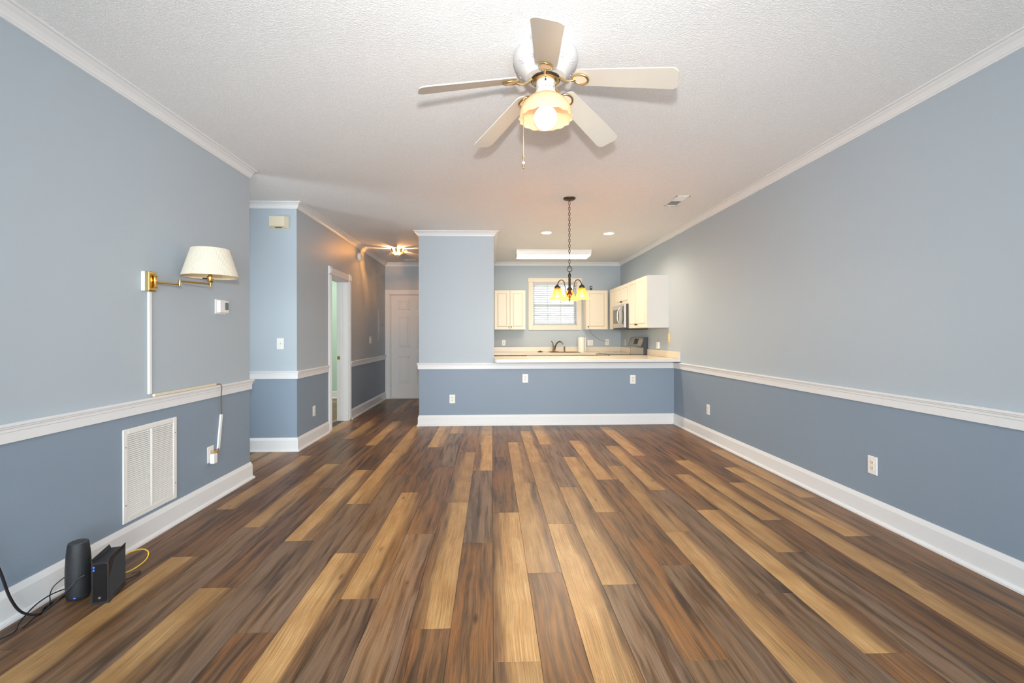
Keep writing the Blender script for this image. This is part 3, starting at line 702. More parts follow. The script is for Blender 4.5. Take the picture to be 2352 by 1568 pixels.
def ceil_vent(name, x0, x1, y0, y1, label, n, lever):
    t = thing(name, label, 'air vent', ((x0+x1)/2, (y0+y1)/2, ZC)); hx, hy = (x1-x0)/2, (y1-y0)/2
    mb = MB()
    for q in ((-hx, -hx+.02, -hy, hy), (hx-.02, hx, -hy, hy), (-hx, hx, -hy, -hy+.02), (-hx, hx, hy-.02, hy)): mb.cbox(q[0], q[1], q[2], q[3], -.007, 0, .002)
    mb.build('frame', M_VENTW, t); MB().box(-hx+.01, hx-.01, -hy+.01, hy-.01, -.002, -.0005).build('duct_shade', M_VENTDK, t)  # dark sheet stands for the shade above the louvers
    for i in range(n):
        yy = -hy+.02+(2*hy-.04)*(i+.5)/n; s = 1 if i >= n/2 else -1
        MB().add([(-hx+.02, yy-.007, -.004-s*.0035), (hx-.02, yy-.007, -.004-s*.0035), (hx-.02, yy+.007, -.004+s*.0035), (-hx+.02, yy+.007, -.004+s*.0035),
                  (-hx+.02, yy-.007, -.003-s*.0035), (hx-.02, yy-.007, -.003-s*.0035), (hx-.02, yy+.007, -.003+s*.0035), (-hx+.02, yy+.007, -.003+s*.0035)],
                 [(0, 1, 2, 3), (7, 6, 5, 4), (0, 4, 5, 1), (2, 6, 7, 3), (1, 5, 6, 2), (0, 3, 7, 4)]).build('louver', M_VENTW, t)
    if lever: MB().tube([(-hx+.055, hy-.01, -.006), (-hx+.075, hy+.0, -.028)], .003, 6).build('lever', M_VENTW, t)
ceil_vent('ceiling_vent', 1.945, 2.10, 4.80, 5.16, 'white ceiling air vent near the bare wall', 14, True)
ceil_vent('ceiling_vent', -1.70, -1.44, 8.95, 9.18, 'white ceiling air vent just before the front door', 9, False)

# ------------------------------------------------------------------ wall plates
def wall_frame(side, a, z):
    """origin on a wall face, local +x along the wall, +z up, -y out of the wall"""
    if side == 'L': return (XL, a, z), PI/2
    if side == 'R': return (XR, a, z), -PI/2
    if side == 'H': return (a, YH, z), 0
    if side == 'S': return (a, YS, z), 0
    if side == 'W': return (XS, a, z), PI/2
    if side == 'K': return (a, YK, z), 0
OG = {}
def outlet(side, a, z, label, group=None, w=.080, h=.124, mat=M_PLATE):
    loc, rz = wall_frame(side, a, z)
    t = thing('outlet', label, 'outlet', loc, rz, group)
    k = ('o', w, mat.name)
    if k not in OG:
        OG[k] = [('cover_plate', MB().cbox(-w/2, w/2, -.006, 0, -h/2, h/2, .003).mesh('cover_plate', mat))]
        for s in (-1, 1):
            pl = [(.0155*math.cos(2*PI*i/20), max(-.0125, min(.0125, .0155*math.sin(2*PI*i/20)))) for i in range(20)]
            mb = MB().prism(pl, .006, .009, lambda p, s=s: Vector((p.x, -p.z, p.y+s*.0195)))
            OG[k].append(('receptacle', mb.mesh('receptacle', M_IVORY)))
            mb = MB()
            for dx in (-.0062, .0062): mb.box(dx-.0012, dx+.0012, -.0094, -.0088, s*.0195-.001, s*.0195+.0075)
            mb.lathe([(.0022, -.0094), (.0022, -.0088)], (0, 0, s*.0195-.0065), 8, 'y')
            OG[k].append(('slots', mb.mesh('slots', M_SLOT)))
        OG[k].append(('screw', MB().lathe([(.0028, -.0072), (.0028, -.0055)], (0, 0, 0), 8, 'y').mesh('screw', M_IVORY)))
    for nm, me in OG[k]:
        o = bpy.data.objects.new(nm, me); COL.objects.link(o); o.parent = t
    return t
def switch(side, a, z, label, gangs=1, w=.080, h=.124, mat=M_PLATE):
    loc, rz = wall_frame(side, a, z)
    t = thing('light_switch', label, 'light switch', loc, rz)
    MB().cbox(-w/2, w/2, -.006, 0, -h/2, h/2, .003).build('cover_plate', mat, t)
    for g in range(gangs):
        x = (g-(gangs-1)/2)*.046
        MB().cbox(x-.005, x+.005, -.0068, -.005, -.012, .012, .0005).build('slot', M_IVORY, t)
        MB().cbox(x-.0035, x+.0035, -.018, -.005, -.002, .009, .001).build('toggle', M_IVORY, t)
        for s in (-1, 1): MB().lathe([(.0026, -.0072), (.0026, -.0055)], (x, 0, s*.03), 8, 'y').build('screw', M_IVORY, t)
    return t
outlet('R', 3.077, .374, 'white outlet on the bare wall nearest the camera')
outlet('R', 5.48, .370, 'white outlet on the bare wall close to the half wall')
outlet('H', -.56, .376, 'low white outlet below the pillar')
outlet('H', .471, .661, 'white outlet under the counter below the window')
outlet('H', 2.009, .638, 'white outlet under the counter near the corner')
outlet('L', 3.60, .367, 'white outlet with a lamp plug beside the return grille')
outlet('W', 5.645, .365, 'white outlet before the hallway doorway')
outlet('K', .237, 1.124, 'cream outlet beneath the left kitchen cabinet', w=.07, h=.114)
outlet('K', 2.328, 1.128, 'white outlet with a thin black wire in the kitchen corner', w=.074, h=.118)
outlet('R', 8.93, 1.128, 'cream outlet on the side wall beyond the stove', w=.07, h=.114)
switch('S', -2.327, 1.184, 'white light switch on the short wall below the chime')
switch('W', 8.235, 1.197, 'white double light switch at the far end of the hallway', 2, .12)
switch('K', 1.985, 1.118, 'white double light switch behind the paper towel roll', 2, .116, .116)
switch('R', 6.70, 1.222, 'aged yellow light switch plate above the counter end', 1, .072, .13, M_YELLOW)

# door chime, detector, breaker panel, thermostat
c = thing('door_chime', 'almond door chime box high on the short wall', 'door chime', (-2.335, YS, 2.515))
vs = [(-.098, 0, -.066), (.098, 0, -.066), (.098, 0, .066), (-.098, 0, .066), (-.090, -.052, -.046), (.072, -.052, -.046), (.072, -.052, .062), (-.090, -.052, .062)]
MB().add(vs, [(4, 5, 6, 7), (0, 1, 5, 4), (1, 2, 6, 5), (2, 3, 7, 6), (3, 0, 4, 7), (3, 2, 1, 0)]).build('cover', M_ALMOND, c)
MB().cbox(-.036, .036, -.034, -.024, -.0625, -.056, .001).build('sound_slot', M_SLOT, c)
sd = thing('smoke_detector', 'round white smoke detector high on the hallway wall', 'smoke detector', (XS, 7.54, 2.544), PI/2)
MB().lathe([(.072, 0), (.072, .012), (.066, .016), (.062, .034), (.045, .042), (.0001, .043)], n=32, axis='y').build('body', M_PLATE, sd, 40).scale = (1, -1, 1)
MB().lathe([(.010, .042), (.010, .046), (.0001, .046)], n=14, axis='y').build('button', M_PLATE, sd, 40).scale = (1, -1, 1)
bp_ = thing('breaker_panel', 'flush breaker panel painted blue beside the front door', 'breaker panel', (XS, 8.985, 1.475), PI/2)
MB().cbox(-.19, .19, -.007, 0, -.285, .285, .002).build('frame', M_KWALL, bp_); MB().cbox(-.15, .15, -.012, -.006, -.245, .245, .002).build('panel_door', M_KWALL, bp_)
MB().cbox(.11, .13, -.015, -.011, -.02, .02, .001).build('latch', M_SLOT, bp_)
th = thing('thermostat', 'white wall thermostat with grey screen below the brass lamp', 'thermostat', (XL, 3.735, 1.50), PI/2)
MB().cbox(-.076, .076, -.006, 0, -.058, .058, .003).build('backing_plate', M_PLATE, th)
MB().cbox(-.055, .070, -.032, -.005, -.048, .050, .005).build('body', M_PLATE, th)
MB().cbox(.012, .060, -.0335, -.031, -.022, .036, .001).build('screen', M_SCREEN, th)
MB().cbox(.014, .058, -.034, -.031, -.040, -.030, .001).build('button_bar', M_PLATE, th)

# return air grille
g = thing('return_air_grille', 'white louvered return air grille low on the lamp wall', 'air grille', (XL, 2.988, .446), PI/2)
GW, GH = .229, .276
mb = MB()
for q in ((-GW, -GW+.034, -GH, GH), (GW-.034, GW, -GH, GH), (-GW+.034, GW-.034, -GH, -GH+.034), (-GW+.034, GW-.034, GH-.034, GH), (-.009, .009, -GH+.034, GH-.034)): mb.cbox(q[0], q[1], -.009, 0, q[2], q[3], .003)
mb.build('frame', M_VENTW, g); MB().box(-GW+.03, GW-.03, -.0012, -.0002, -GH+.03, GH-.03).build('duct_shade', M_VENTDK, g)  # flat dark sheet painted as the shade behind the grille
lw = (GW-.034-.009)
lv = MB().add([(-lw/2, -.0085, -.0042), (lw/2, -.0085, -.0042), (lw/2, -.0016, .0036), (-lw/2, -.0016, .0036), (-lw/2, -.0079, -.0048), (lw/2, -.0079, -.0048), (lw/2, -.001, .003), (-lw/2, -.001, .003)],
              [(0, 1, 2, 3), (7, 6, 5, 4), (0, 4, 5, 1), (1, 5, 6, 2), (2, 6, 7, 3), (3, 7, 4, 0)]).mesh('louver', M_VENTW)
NL = 40
for cxl in (-(.009+lw/2), .009+lw/2):
    for i in range(NL):
        o = bpy.data.objects.new('louver', lv); COL.objects.link(o); o.parent = g; o.location = (cxl, 0, -GH+.034+(2*GH-.068)*(i+.5)/NL)
for sx_ in (-GW+.017, GW-.017):
    for z in (-.17, .17): MB().lathe([(.004, -.0105), (.003, -.0085)], (sx_, 0, z), 10, 'y').build('screw', M_VENTDK, g)

# ------------------------------------------------------------------ brass swing-arm lamp with cord
sc = thing('swing_arm_lamp', 'brass swing-arm wall lamp with pleated cream shade', 'wall lamp', (XL, 2.94, 1.61))
MB().cbox(0, .021, -.033, .033, -.060, .060, .002).build('backing_block', M_PLATE, sc)
MB().cbox(.021, .045, -.031, .031, -.061, .061, .003).build('wall_box', M_PALEBRASS, sc)
fp = MB().cbox(.043, .050, -.030, .030, -.059, .059, .003).build('face_plate', M_BRASS, sc)
MB().lathe([(.010, -.040), (.012, -.034), (.0085, -.028), (.0085, .028), (.012, .034), (.010, .040)], (.060, .004, 0), 16).build('swivel_post', M_BRASS, sc, 40)
J_ = (.118, .143, .007); E_ = (.195, .342, .021)
for nm, pa, pb in (('arm', (.060, .004, -.006), (J_[0], J_[1], J_[2]-.010)), ('arm', (J_[0], J_[1], J_[2]+.011), (E_[0], E_[1], E_[2]))):
    MB().tube([pa, pb], .0060, 10).build(nm, M_BRASS, sc, 40)
MB().lathe([(.008, -.020), (.009, -.016), (.009, .018), (.008, .022)], J_, 14).build('elbow', M_PALEBRASS, sc, 40)
MB().lathe([(.0001, -.018), (.008, -.016), (.008, .010), (.018, .014), (.021, .018), (.021, .052), (.012, .058), (.012, .14)], E_, 18).build('lamp_holder', M_BRASS, sc, 40)
MB().tube([(E_[0]-.02, E_[1]-.006, E_[2]+.038), (E_[0]-.040, E_[1]-.022, E_[2]+.038)], .005, 8).build('turn_switch', M_BLACK, sc, 40)
NP = 90
def pleat(a, z): return 1+.008*math.cos(a*NP)
MB().lathe([(.170, .052), (.1705, .058), (.118, .238), (.116, .243)], E_, NP*4, cap=False, rmod=pleat).build('shade', M_SHADE, sc, 80)
MB().lathe([(.168, .053), (.115, .242)], E_, 60, cap=False).build('shade_lining', M_SHADEIN, sc, 80)
MB().tube([(E_[0]+.170*math.cos(2*PI*k/64), E_[1]+.170*math.sin(2*PI*k/64), E_[2]+.053) for k in range(64)], .003, 6, closed=True).build('shade_hem', M_SHADE, sc, 80)
mb = MB()
for k in range(3): a = 2*PI*k/3+.3; mb.tube([(E_[0], E_[1], E_[2]+.230), (E_[0]+.116*math.cos(a), E_[1]+.116*math.sin(a), E_[2]+.241)], .0015, 5)
mb.build('spider', M_BRASS, sc)
tag(MB().cbox(XL, XL+.014, 2.955, 2.983, .905, 1.548, .004).build('cord_cover', M_PLATE), 'white vertical cord cover below the brass lamp', 'cord cover')
tag(MB().cbox(XL+.002, XL+.020, 2.992, 3.655, .8845, .904, .005).build('cord_cover', M_ALMOND), 'cream cord cover lying on the chair rail', 'cord cover')
tag(MB().tube(bez([(XL+.012, 3.655, .894), (XL+.036, 3.675, .893), (XL+.040, 3.684, .86), (XL+.026, 3.70, .79), (XL+.012, 3.725, .70), (XL+.008, 3.737, .650)], 8), .0034, 6).build('brown_cord', M_CORD, None, 60), 'thin brown lamp cord hanging over the chair rail', 'cord')
def slanted(y0, z0, y1, z1, w, t):
    d = Vector((y1-y0, z1-z0)).normalized(); n = Vector((d.y, -d.x))*w/2
    poly = [(y0+n.x, z0+n.y), (y0-n.x, z0-n.y), (y1-n.x, z1-n.y), (y1+n.x, z1+n.y)]
    return MB().prism(poly, 0, t, lambda p: Vector((XL+p.z, p.x, p.y)))
tag(slanted(3.738, .648, 3.694, .378, .024, .012).build('cord_cover', M_PLATE), 'short slanted white cord cover above the plugged outlet', 'cord cover')
pg = thing('lamp_plug', 'white plug adapter with amber plug in the lamp wall outlet', 'plug', (XL+.0095, 3.60, .345), PI/2)
MB().cbox(-.024, .024, -.034, 0, -.048, .028, .004).build('adapter', M_PLATE, pg)
MB().tube(bez([(.0, -.026, .038), (.02, -.03, .040), (.05, -.016, .042), (.085, -.006, .044)], 6), lambda t: .010-.004*t, 8).build('cord_plug', M_GOLDPLUG, pg, 60)

# ------------------------------------------------------------------ router tower, modem and cables on the floor
rt = thing('router', 'black cylindrical router tower standing against the baseboard', 'router', (-2.015, 2.315, 0))
MB().lathe([(.038, 0), (.043, .004), (.047, .02), (.0495, .08), (.049, .15), (.0455, .215), (.041, .258), (.038, .268), (.036, .268)], n=36).build('body', M_BLACKM, rt, 50)
MB().lathe([(.037, .267), (.034, .271), (.0001, .272)], n=36).build('top_grille', M_DGREY, rt, 50)
MB().cbox(.016, .026, -.0480, -.0425, .016, .021, .001).build('status_light', M_BLUELED, rt)
md = thing('modem', 'black upright modem with ribbed side next to the router tower', 'modem', (-1.886, 2.335, 0), .30)
prof = [(-.036, 0), (.036, 0), (.036, .008), (.0335, .012), (.0335, .200), (.036, .212), (.033, .213), (.026, .196), (-.026, .196), (-.033, .213), (-.036, .212), (-.0335, .200), (-.0335, .012), (-.036, .008)]
MB().prism(prof, -.088, .088, lambda p: Vector((p.x, p.z, p.y))).build('case', M_BLACK, md)
MB().cbox(-.027, .027, -.092, -.087, .012, .190, .002).build('front_panel', M_BLACKGLASS, md)
mb = MB()
for i in range(22):
    t0 = -.085+.0105*i-.06
    y0_, z0_ = t0, .02; y1_, z1_ = t0+.12, .19
    if y0_ < -.082: f_ = (-.082-y0_)/.12; y0_, z0_ = -.082, .02+.17*f_
    if y1_ > .082: f_ = (.082-t0)/.12; y1_, z1_ = .082, .02+.17*f_
    if z1_-z0_ > .004 and y1_ > y0_: mb.tube([(.0338, y0_, z0_), (.0338, y1_, z1_)], .0012, 4)
mb.build('side_ribs', M_DGREY, md)
MB().lathe([(.0055, 0), (.0055, .001)], (.0, -.0935, .032), 16, 'y').build('emblem', M_STEEL, md)
for z in (.164, .178): MB().cbox(-.026, -.019, -.0935, -.0915, z-.004, z+.004, .0005).build('status_light', M_BLUELED, md)
def cable(pts, r, label, mat=M_BCABLE, n=10):
    return tag(MB().tube(bez(pts, n), r, 6).build('cable', mat, None, 60), label, 'cable')
cable([(XL+.001, 1.88, .46), (-2.125, 1.93, .47), (-2.112, 1.99, .41), (-2.110, 2.045, .275), (-2.105, 2.085, .13), (-2.09, 2.12, .045), (-2.06, 2.165, .008), (-2.085, 2.215, .006), (-2.09, 2.27, .006), (-2.085, 2.36, .006)], .0055, 'thick black coaxial cable looping down beside the router')
cable([(-2.085, 2.36, .030), (-2.092, 2.27, .045), (-2.10, 2.22, .040), (-2.095, 2.17, .032), (-2.08, 2.10, .012), (-2.05, 2.05, .004), (-2.06, 2.00, .004), (-2.09, 1.94, .004)], .0028, 'thin black power cable trailing along the baseboard')
cable([(-2.075, 2.33, .105), (-2.10, 2.285, .075), (-2.10, 2.262, .045), (-2.085, 2.245, .012), (-2.07, 2.20, .004), (-2.06, 2.14, .004), (-2.04, 2.07, .004)], .0024, 'thin black cable dropping from behind the router tower')
cable([(-1.94, 2.262, .135), (-1.965, 2.245, .118), (-1.985, 2.235, .090), (-2.03, 2.238, .045), (-2.075, 2.26, .01), (-2.06, 2.19, .0035)], .003, 'grey-black cable crossing in front of the router tower', M_DGREY)
cable([(-1.935, 2.44, .115), (-1.935, 2.52, .118), (-1.925, 2.60, .10), (-1.912, 2.63, .070), (-1.905, 2.60, .040), (-1.915, 2.52, .028), (-1.925, 2.44, .04)], .0034, 'yellow network cable looped behind the modem', M_YCABLE)
cable([(-1.915, 2.43, .012), (-1.90, 2.48, .004), (-1.885, 2.53, .004), (-1.90, 2.55, .004), (-1.925, 2.53, .004)], .0025, 'short black cable curled behind the modem')

# ------------------------------------------------------------------ kitchen: cabinets
CZ0, CZ1, CD = 1.38, 2.145, .33
def face_tf(origin, axis):
    """local (u along face, out, z): axis 'y-' faces the camera, 'x-' faces left"""
    if axis == 'y-': return lambda u, o, z: (origin[0]+u, origin[1]-o, z)
    return lambda u, o, z: (origin[0]-o, origin[1]-u, z)
def fbx(mb, T, u0, u1, o0, o1, z0, z1, b=.003):
    p, q = T(u0, o0, z0), T(u1, o1, z1)
    return mb.cbox(p[0], q[0], p[1], q[1], z0, z1, b)
def cab_door(parent, T, u0, u1, z0, z1, knob_u, knob_z):
    d = fbx(MB(), T, u0+.002, u1-.002, 0, .018, z0+.002, z1-.002, .003).build('door', M_CREAM, parent)
    fr = .058
    gv = MB()
    for q in ((u0+fr, u0+fr+.010, z0+fr, z1-fr), (u1-fr-.010, u1-fr, z0+fr, z1-fr), (u0+fr, u1-fr, z0+fr, z0+fr+.010), (u0+fr, u1-fr, z1-fr-.010, z1-fr)): fbx(gv, T, q[0], q[1], .0172, .0188, q[2], q[3], .0004)
    gv.build('panel_groove', M_GROOVE, d)
    fbx(MB(), T, u0+fr+.014, u1-fr-.014, .017, .0225, z0+fr+.014, z1-fr-.014, .003).build('raised_panel', M_CREAM, d)
    if knob_u is not None:
        c_ = T(knob_u, .018, knob_z); k = T(knob_u, .045, knob_z); v = Vector(k)-Vector(c_)
        MB().tube([Vector(c_), Vector(c_)+v*.45, Vector(c_)+v*.5, Vector(k)], lambda t: .006 if t < .4 else .013, 10).build('knob', M_BRONZE, d, 40)
def wall_cabinet(label, T, u0, u1, z0, z1, splits, knobs, depth=CD-.018):
    t = thing('wall_cabinet', label, 'cabinet'); t.location = (0, 0, 0)
    b = fbx(MB(), T, u0, u1, -depth, 0, z0, z1, .002).build('body', [M_CREAM], t)
    for (a, c_), kx in zip(splits, knobs): cab_door(t, T, a, c_, z0, z1, kx, z0+.055)
    return t
TB = face_tf((0, YK-CD+.018), 'y-')          # back wall cabinet faces
wall_cabinet('cream two-door wall cabinet left of the kitchen window', TB, .046, .655, CZ0, CZ1, [(.05, .35), (.352, .652)], [.325, .377])
wall_cabinet('cream single-door wall cabinet right of the kitchen window', TB, 1.835, 2.272, CZ0, CZ1, [(1.842, 2.255)], [1.875])
TR = face_tf((XR-CD+.018, 0), 'x-')          # u runs towards the camera: u = -y
w1 = wall_cabinet('cream two-door cabinet at the near end above the counter', TR, -7.622, -6.735, CZ0, CZ1+.005, [(-7.618, -7.180), (-7.177, -6.740)], [-7.205, -7.152])
MB().cbox(XR-CD+.016, XR, 6.728, 6.735, CZ0-.002, CZ1+.007, .001).build('end_panel', M_CABEND, w1)
w2 = wall_cabinet('short cream two-door cabinet above the microwave', TR, -8.384, -7.624, 1.795, CZ1, [(-8.38, -8.004), (-8.002, -7.626)], [-8.03, -7.976])
wall_cabinet('cream corner cabinet beyond the microwave', TR, -8.93, -8.386, CZ0, CZ1, [(-8.80, -8.39)], [None])

# microwave
mw = thing('microwave', 'stainless over-the-range microwave with curved handle', 'microwave', (0, 0, 0))
MX = XR-.40
MB().cbox(MX+.03, XR, 7.630, 8.378, 1.372, 1.790, .003).build('body', M_DGREY, mw)
d_ = MB().cbox(MX, MX+.032, 7.80, 8.378, 1.395, 1.790, .004).build('door', M_STEEL, mw)
MB().cbox(MX-.001, MX+.004, 7.95, 8.33, 1.47, 1.72, .001).build('door_window', M_BLACKGLASS, d_)
MB().tube(bez([(MX-.002, 7.84, 1.44), (MX-.045, 7.84, 1.50), (MX-.058, 7.84, 1.59), (MX-.045, 7.84, 1.68), (MX-.002, 7.84, 1.74)], 8), .011, 10).build('handle', M_STEEL, d_, 50)
MB().cbox(MX, MX+.032, 7.630, 7.797, 1.395, 1.790, .004).build('control_panel', M_STEEL, mw)
MB().cbox(MX-.001, MX+.004, 7.655, 7.775, 1.45, 1.76, .001).build('keypad', M_BLACKGLASS, mw)
MB().cbox(MX+.012, XR, 7.628, 8.38, 1.368, 1.392, .003).build('vent_base', M_BLACK, mw)

# base cabinets, dishwasher, range, counters
CT = ZCT-.042
def base_cab(label, x0, x1, y0, y1, face):
    t = thing('base_cabinet', label, 'cabinet')
    w_ = .018; mb = MB()
    mb.box(x0, x0+w_, y0, y1, .10, CT-.003); mb.box(x1-w_, x1, y0, y1, .10, CT-.003); mb.box(x0+w_, x1-w_, y0, y1, .10, .118); mb.box(x0+w_, x1-w_, y1-.01, y1, .118, CT-.003)
    mb.box(x0+w_, x1-w_, y0, y0+.015, .118, CT-.17); mb.build('carcass', M_CREAM, t); MB().box(x0+.02, x1-.02, y0+.06, y1-.06, 0, .10).build('plinth', M_DGREY, t)
    T = face
    return t
YB = YK-.61
b1 = base_cab('cream sink base cabinet under the kitchen window', .66, 1.965, YB, YK-.012, None)
TBB = face_tf((0, YB), 'y-')
for a, c_, k in ((.665, 1.09, 1.06), (1.095, 1.52, 1.125), (1.525, 1.965, 1.56)): cab_door(b1, TBB, a, c_, .11, .72, k, .66)
for a, c_ in ((.665, 1.09), (1.095, 1.52), (1.525, 1.965)): fbx(MB(), TBB, a+.002, c_-.002, 0, .018, .735, .89, .003).build('drawer_front', M_CREAM, b1)
dw = thing('dishwasher', 'dishwasher with black control strip below the back counter', 'dishwasher')
MB().cbox(.05, .655, YB, YK-.012, .02, ZCT-.046, .003).build('body', M_DGREY, dw)
MB().cbox(.055, .65, YB-.022, YB, .10, .78, .004).build('door', M_STEEL, dw); MB().cbox(.055, .65, YB-.026, YB, .785, .895, .003).build('control_strip', M_BLACKGLASS, dw)
base_cab('cream base cabinet between half wall and stove', 1.98, XR-.012, YH+.132, 7.612, None)
base_cab('cream corner base cabinet beyond the stove', 1.98, XR-.012, 8.388, YK-.012, None)
base_cab('cream base cabinet behind the half wall', XP1+.012, 1.97, YH+.132, 7.28, None)

rg = thing('range', 'stainless kitchen range with raised rear control panel', 'stove')
RX = 1.93
MB().cbox(RX+.02, XR-.002, 7.622, 8.378, .06, .905, .003).build('body', M_DGREY, rg)
MB().cbox(RX-.012, RX+.022, 7.625, 8.375, .22, .80, .005).build('oven_door', M_STEEL, rg)
MB().cbox(RX-.02, RX+.022, 7.622, 8.378, .81, .935, .006).build('front_rail', M_STEEL, rg)
MB().cbox(RX+.01, XR-.07, 7.620, 8.380, .905, .947, .003).build('cooktop', M_BLACKGLASS, rg)
MB().tube([(RX-.05, 7.68, .75), (RX-.05, 8.32, .75)], .011, 10).build('oven_handle', M_STEEL, rg, 50)
# back guard: sloped stainless face with black ends
bgp = [(XR-.075, .945), (XR-.002, .945), (XR-.002, 1.232), (XR-.060, 1.232), (XR-.118, 1.075), (XR-.112, 1.06), (XR-.075, 1.06)]
for ya, yb_, mt_, nm in ((7.640, 8.360, M_STEEL, 'back_guard'), (7.622, 7.6395, M_DGREY, 'end_cap'), (8.3605, 8.378, M_DGREY, 'end_cap')):
    s_ = .0 if nm == 'back_guard' else .0
    MB().prism(bgp, ya, yb_, lambda p: Vector((p.x, p.z, p.y))).build(nm, mt_, rg)
sl_d = Vector((.058, 0, .157)).normalized(); nrm = Vector((-.157, 0, .058)).normalized()
c0 = Vector((XR-.089, 0, 1.1535))
def panel_quad(y0, y1, h0, h1, o):
    P0 = [c0+sl_d*h+nrm*o+Vector((0, y, 0)) for y, h in ((y0, h0), (y1, h0), (y1, h1), (y0, h1))]; P1 = [p-nrm*.003 for p in P0]
    return MB().add(P0+P1, [(0, 1, 2, 3), (7, 6, 5, 4), (0, 4, 5, 1), (1, 5, 6, 2), (2, 6, 7, 3), (3, 7, 4, 0)])
panel_quad(7.88, 8.10, -.045, .055, .0015).build('display', M_BLACKGLASS, rg)
panel_quad(7.66, 8.34, -.078, -.073, .0012).build('trim_line', M_BLACK, rg)

CT = ZCT-.042
pn = thing('peninsula_countertop', 'cream laminate peninsula counter with white front edge on the half wall', 'countertop')
PF, PB_ = 6.30, 7.32
poly = [(XP1+.002, YH-.002), (XP1-.0, PF+.05)]+[(XP1+.05-.05*math.cos(t*PI/10), PF+.05-.05*math.sin(t*PI/10)) for t in range(1, 6)]+[(XR, PF), (XR, PB_), (XP1+.002, PB_)]
MB().prism(poly, CT+.002, ZCT).build('top', M_COUNTER, pn)
edge = [(XP1+.002, YH-.002), (XP1-.001, PF+.05)]+[(XP1+.05-.051*math.cos(t*PI/10), PF+.05-.051*math.sin(t*PI/10)) for t in range(1, 6)]+[(XR, PF-.001)]
mb = MB(); n_ = len(edge)
inn = [(x, y+.012) for x, y in edge]
vs = [(x, y, CT) for x, y in edge]+[(x, y, ZCT-.003) for x, y in edge]+[(x+.006, y+.004, ZCT+.0006) for x, y in edge]
fs = []
for i in range(n_-1): fs += [(i, i+1, n_+i+1, n_+i), (n_+i, n_+i+1, 2*n_+i+1, 2*n_+i)]
mb.add(vs, fs).build('front_edge', M_CEDGE, pn)
bsp = thing('backsplash', 'cream backsplash strip along the bare wall behind the peninsula counter', 'backsplash')
MB().cbox(XR-.019, XR-.0005, PF+.004, 7.614, ZCT+.0005, ZCT+.098, .003).build('strip', M_COUNTER, bsp)
MB().cbox(XR-.022, XR-.0005, PF-.0, PF+.0035, ZCT+.0005, ZCT+.099, .001).build('end_piece', M_CEDGE, bsp)
MB().box(1.955, XR, PB_, 7.616, CT+.002, ZCT).build('side_top', M_COUNTER, pn)
bc = thing('back_countertop', 'cream laminate counter under the kitchen window', 'countertop')
SX0, SX1, SY0, SY1 = 1.12, 1.66, 8.70, 9.09
mb = MB()
for q in ((XP1, SX0, YB-.03, YK), (SX1, XR, YB-.03, YK), (SX0, SX1, YB-.03, SY0), (SX0, SX1, SY1, YK)): mb.box(q[0], q[1], q[2], q[3], CT, ZCT)
mb.build('top', M_COUNTER, bc)
MB().box(1.955, XR, 8.385, YB-.03, CT, ZCT).build('side_top', M_COUNTER, bc)
tag(MB().cbox(XP1+.001, XR-.001, YK-.019, YK-.0005, ZCT+.0005, ZCT+.096, .003).build('backsplash', M_COUNTER), 'cream backsplash strip below the kitchen window', 'backsplash')
tag(MB().cbox(XR-.019, XR-.0005, 8.385, YK-.02, ZCT+.0005, ZCT+.096, .003).build('backsplash', M_COUNTER), 'short cream backsplash strip in the corner beyond the stove', 'backsplash')
sk = thing('sink', 'bronze-toned double sink rim set in the back counter', 'sink')
mb = MB()
for q in ((SX0-.02, SX0+.02, SY0-.02, SY1+.02), (SX1-.02, SX1+.02, SY0-.02, SY1+.02), (SX0+.02, SX1-.02, SY0-.02, SY0+.02), (SX0+.02, SX1-.02, SY1-.015, SY1+.02), (1.37, 1.41, SY0+.02, SY1-.015)): mb.cbox(q[0], q[1], q[2], q[3], ZCT-.004, ZCT+.007, .003)
mb.build('rim', M_FAUCET, sk)
for a, c_ in ((SX0+.02, 1.37), (1.41, SX1-.02)):
    mb = MB()
    mb.box(a, c_, SY0+.02, SY1-.015, ZCT-.17, ZCT-.165)
    for q in ((a, a+.004, SY0+.02, SY1-.015), (c_-.004, c_, SY0+.02, SY1-.015), (a, c_, SY0+.02, SY0+.024), (a, c_, SY1-.019, SY1-.015)): mb.box(q[0], q[1], q[2], q[3], ZCT-.17, ZCT-.003)
    mb.build('bowl', M_FAUCET, sk)
fc = thing('faucet', 'bronze kitchen faucet with arched spout and raised lever', 'faucet', (1.235, 9.176, ZCT))
MB().lathe([(.085, 0), (.085, .006), (.075, .012), (.03, .014), (.024, .03), (.020, .08), (.022, .10), (.014, .12), (.0001, .122)], n=20, rmod=lambda a, z: 1 if z > .013 else (1.25 if abs(math.cos(a)) > .7 else .62)).build('body', M_FAUCET, fc, 40)
MB().tube(bez([(-.006, 0, .09), (-.015, 0, .14), (-.028, -.005, .185), (-.052, -.01, .215)], 6), lambda t: .011-.003*t, 8).build('lever', M_FAUCET, fc, 50)
MB().tube(bez([(.018, -.01, .05), (.035, -.03, .13), (.07, -.07, .19), (.115, -.11, .205), (.15, -.14, .175), (.158, -.15, .150)], 8), lambda t: .013-.002*t, 10).build('spout', M_FAUCET, fc, 50)
tag(MB().lathe([(.020, 0), (.020, .006), (.012, .010), (.011, .05), (.015, .07), (.015, .10), (.009, .112), (.0001, .113)], (1.447, 9.165, ZCT+.0), 14).build('side_sprayer', M_FAUCET, None, 40), 'small bronze side sprayer right of the faucet', 'sprayer')
tag(MB().lathe([(.055, 0), (.058, .008), (.040, .018), (.012, .020), (.010, .03), (.0001, .032)], (.95, 9.05, ZCT), 18).build('sink_stopper', M_BRONZE, None, 40), 'flat dark sink stopper on the counter left of the faucet', 'sink stopper')
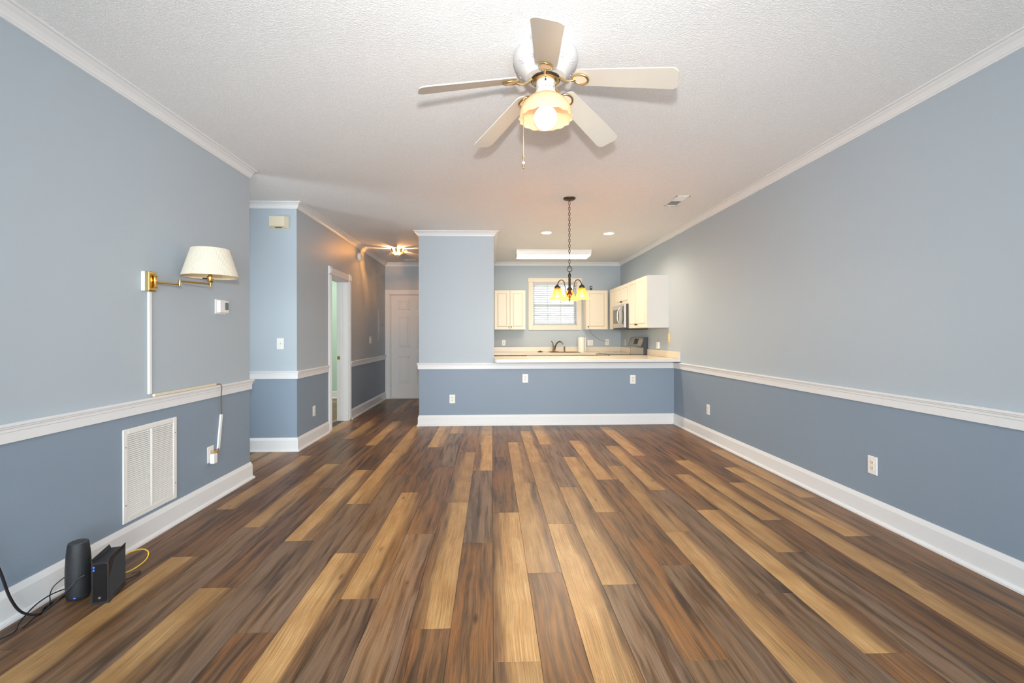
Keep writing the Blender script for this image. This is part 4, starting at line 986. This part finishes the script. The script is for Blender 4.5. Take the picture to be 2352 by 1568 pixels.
pt2 = thing('paper_towel_roll', 'white paper towel roll standing on the back counter', 'paper towel', (1.77, 9.09, ZCT))
MB().lathe([(.066, .012), (.068, .014), (.068, .285), (.066, .287), (.02, .287), (.02, .25)], n=36).build('roll', M_TOWEL, pt2, 40)
MB().lathe([(.075, 0), (.075, .010), (.0001, .011)], n=28).build('base', M_PLATE, pt2, 40)
MB().cbox(.070, .088, -.004, .004, .006, .285, .002).build('tension_arm', M_PLATE, pt2)
MB().lathe([(.006, .01), (.006, .30), (.0001, .302)], n=10).build('post', M_PLATE, pt2)
tag(MB().tube(bez([(1.95, YK-.20, CZ0-.002), (1.965, YK-.06, 1.355), (2.06, YK-.03, 1.255), (2.18, YK-.02, 1.172), (2.27, YK-.016, 1.150), (2.322, YK-.020, 1.147)], 8), .0022, 5).build('cable', M_BCABLE, None, 60), 'thin black wire hanging from the cabinet to the corner outlet', 'cable')
cm = thing('security_camera', 'small black camera on top of the right kitchen cabinet', 'camera', (1.945, 9.0, CZ1))
MB().lathe([(.020, 0), (.020, .006), (.006, .009), (.006, .02)], n=14).build('stand', M_BLACK, cm, 40)
MB().cbox(-.021, .021, -.02, .02, .018, .086, .005).build('body', M_BLACK, cm)
MB().lathe([(.012, .019), (.012, .024), (.0001, .024)], (0, 0, .058), 14, 'y').build('lens', M_STEEL, cm).scale = (1, -1, 1)
wp = thing('plug_in_device', 'white plug-in device on the side wall above the counter', 'plug-in device', (XR, 7.12, 1.112), -PI/2)
MB().cbox(-.045, .045, -.03, 0, -.055, .055, .005).build('body', M_PLATE, wp); MB().cbox(-.03, .03, -.032, -.029, -.02, .02, .001).build('vent_face', M_IVORY, wp)

# made-up ceiling lamp out of view, added to brighten the green room
gl = thing('added_green_room_lamp', 'white dome lamp added on the ceiling to brighten the green room', 'ceiling light', (-3.7, 7.4, ZC))
MB().lathe([(.17, 0), (.17, -.02), (.15, -.06), (.09, -.09), (.0001, -.10)], n=28).build('dome', glow('added_dome_glow', (1, .97, .9, 1), 6), gl, 50)
light('added_green_room_light', 'POINT', (-3.7, 7.4, ZC-.2), 130, (1, .97, .90), .1)
bpy.context.view_layer.update()
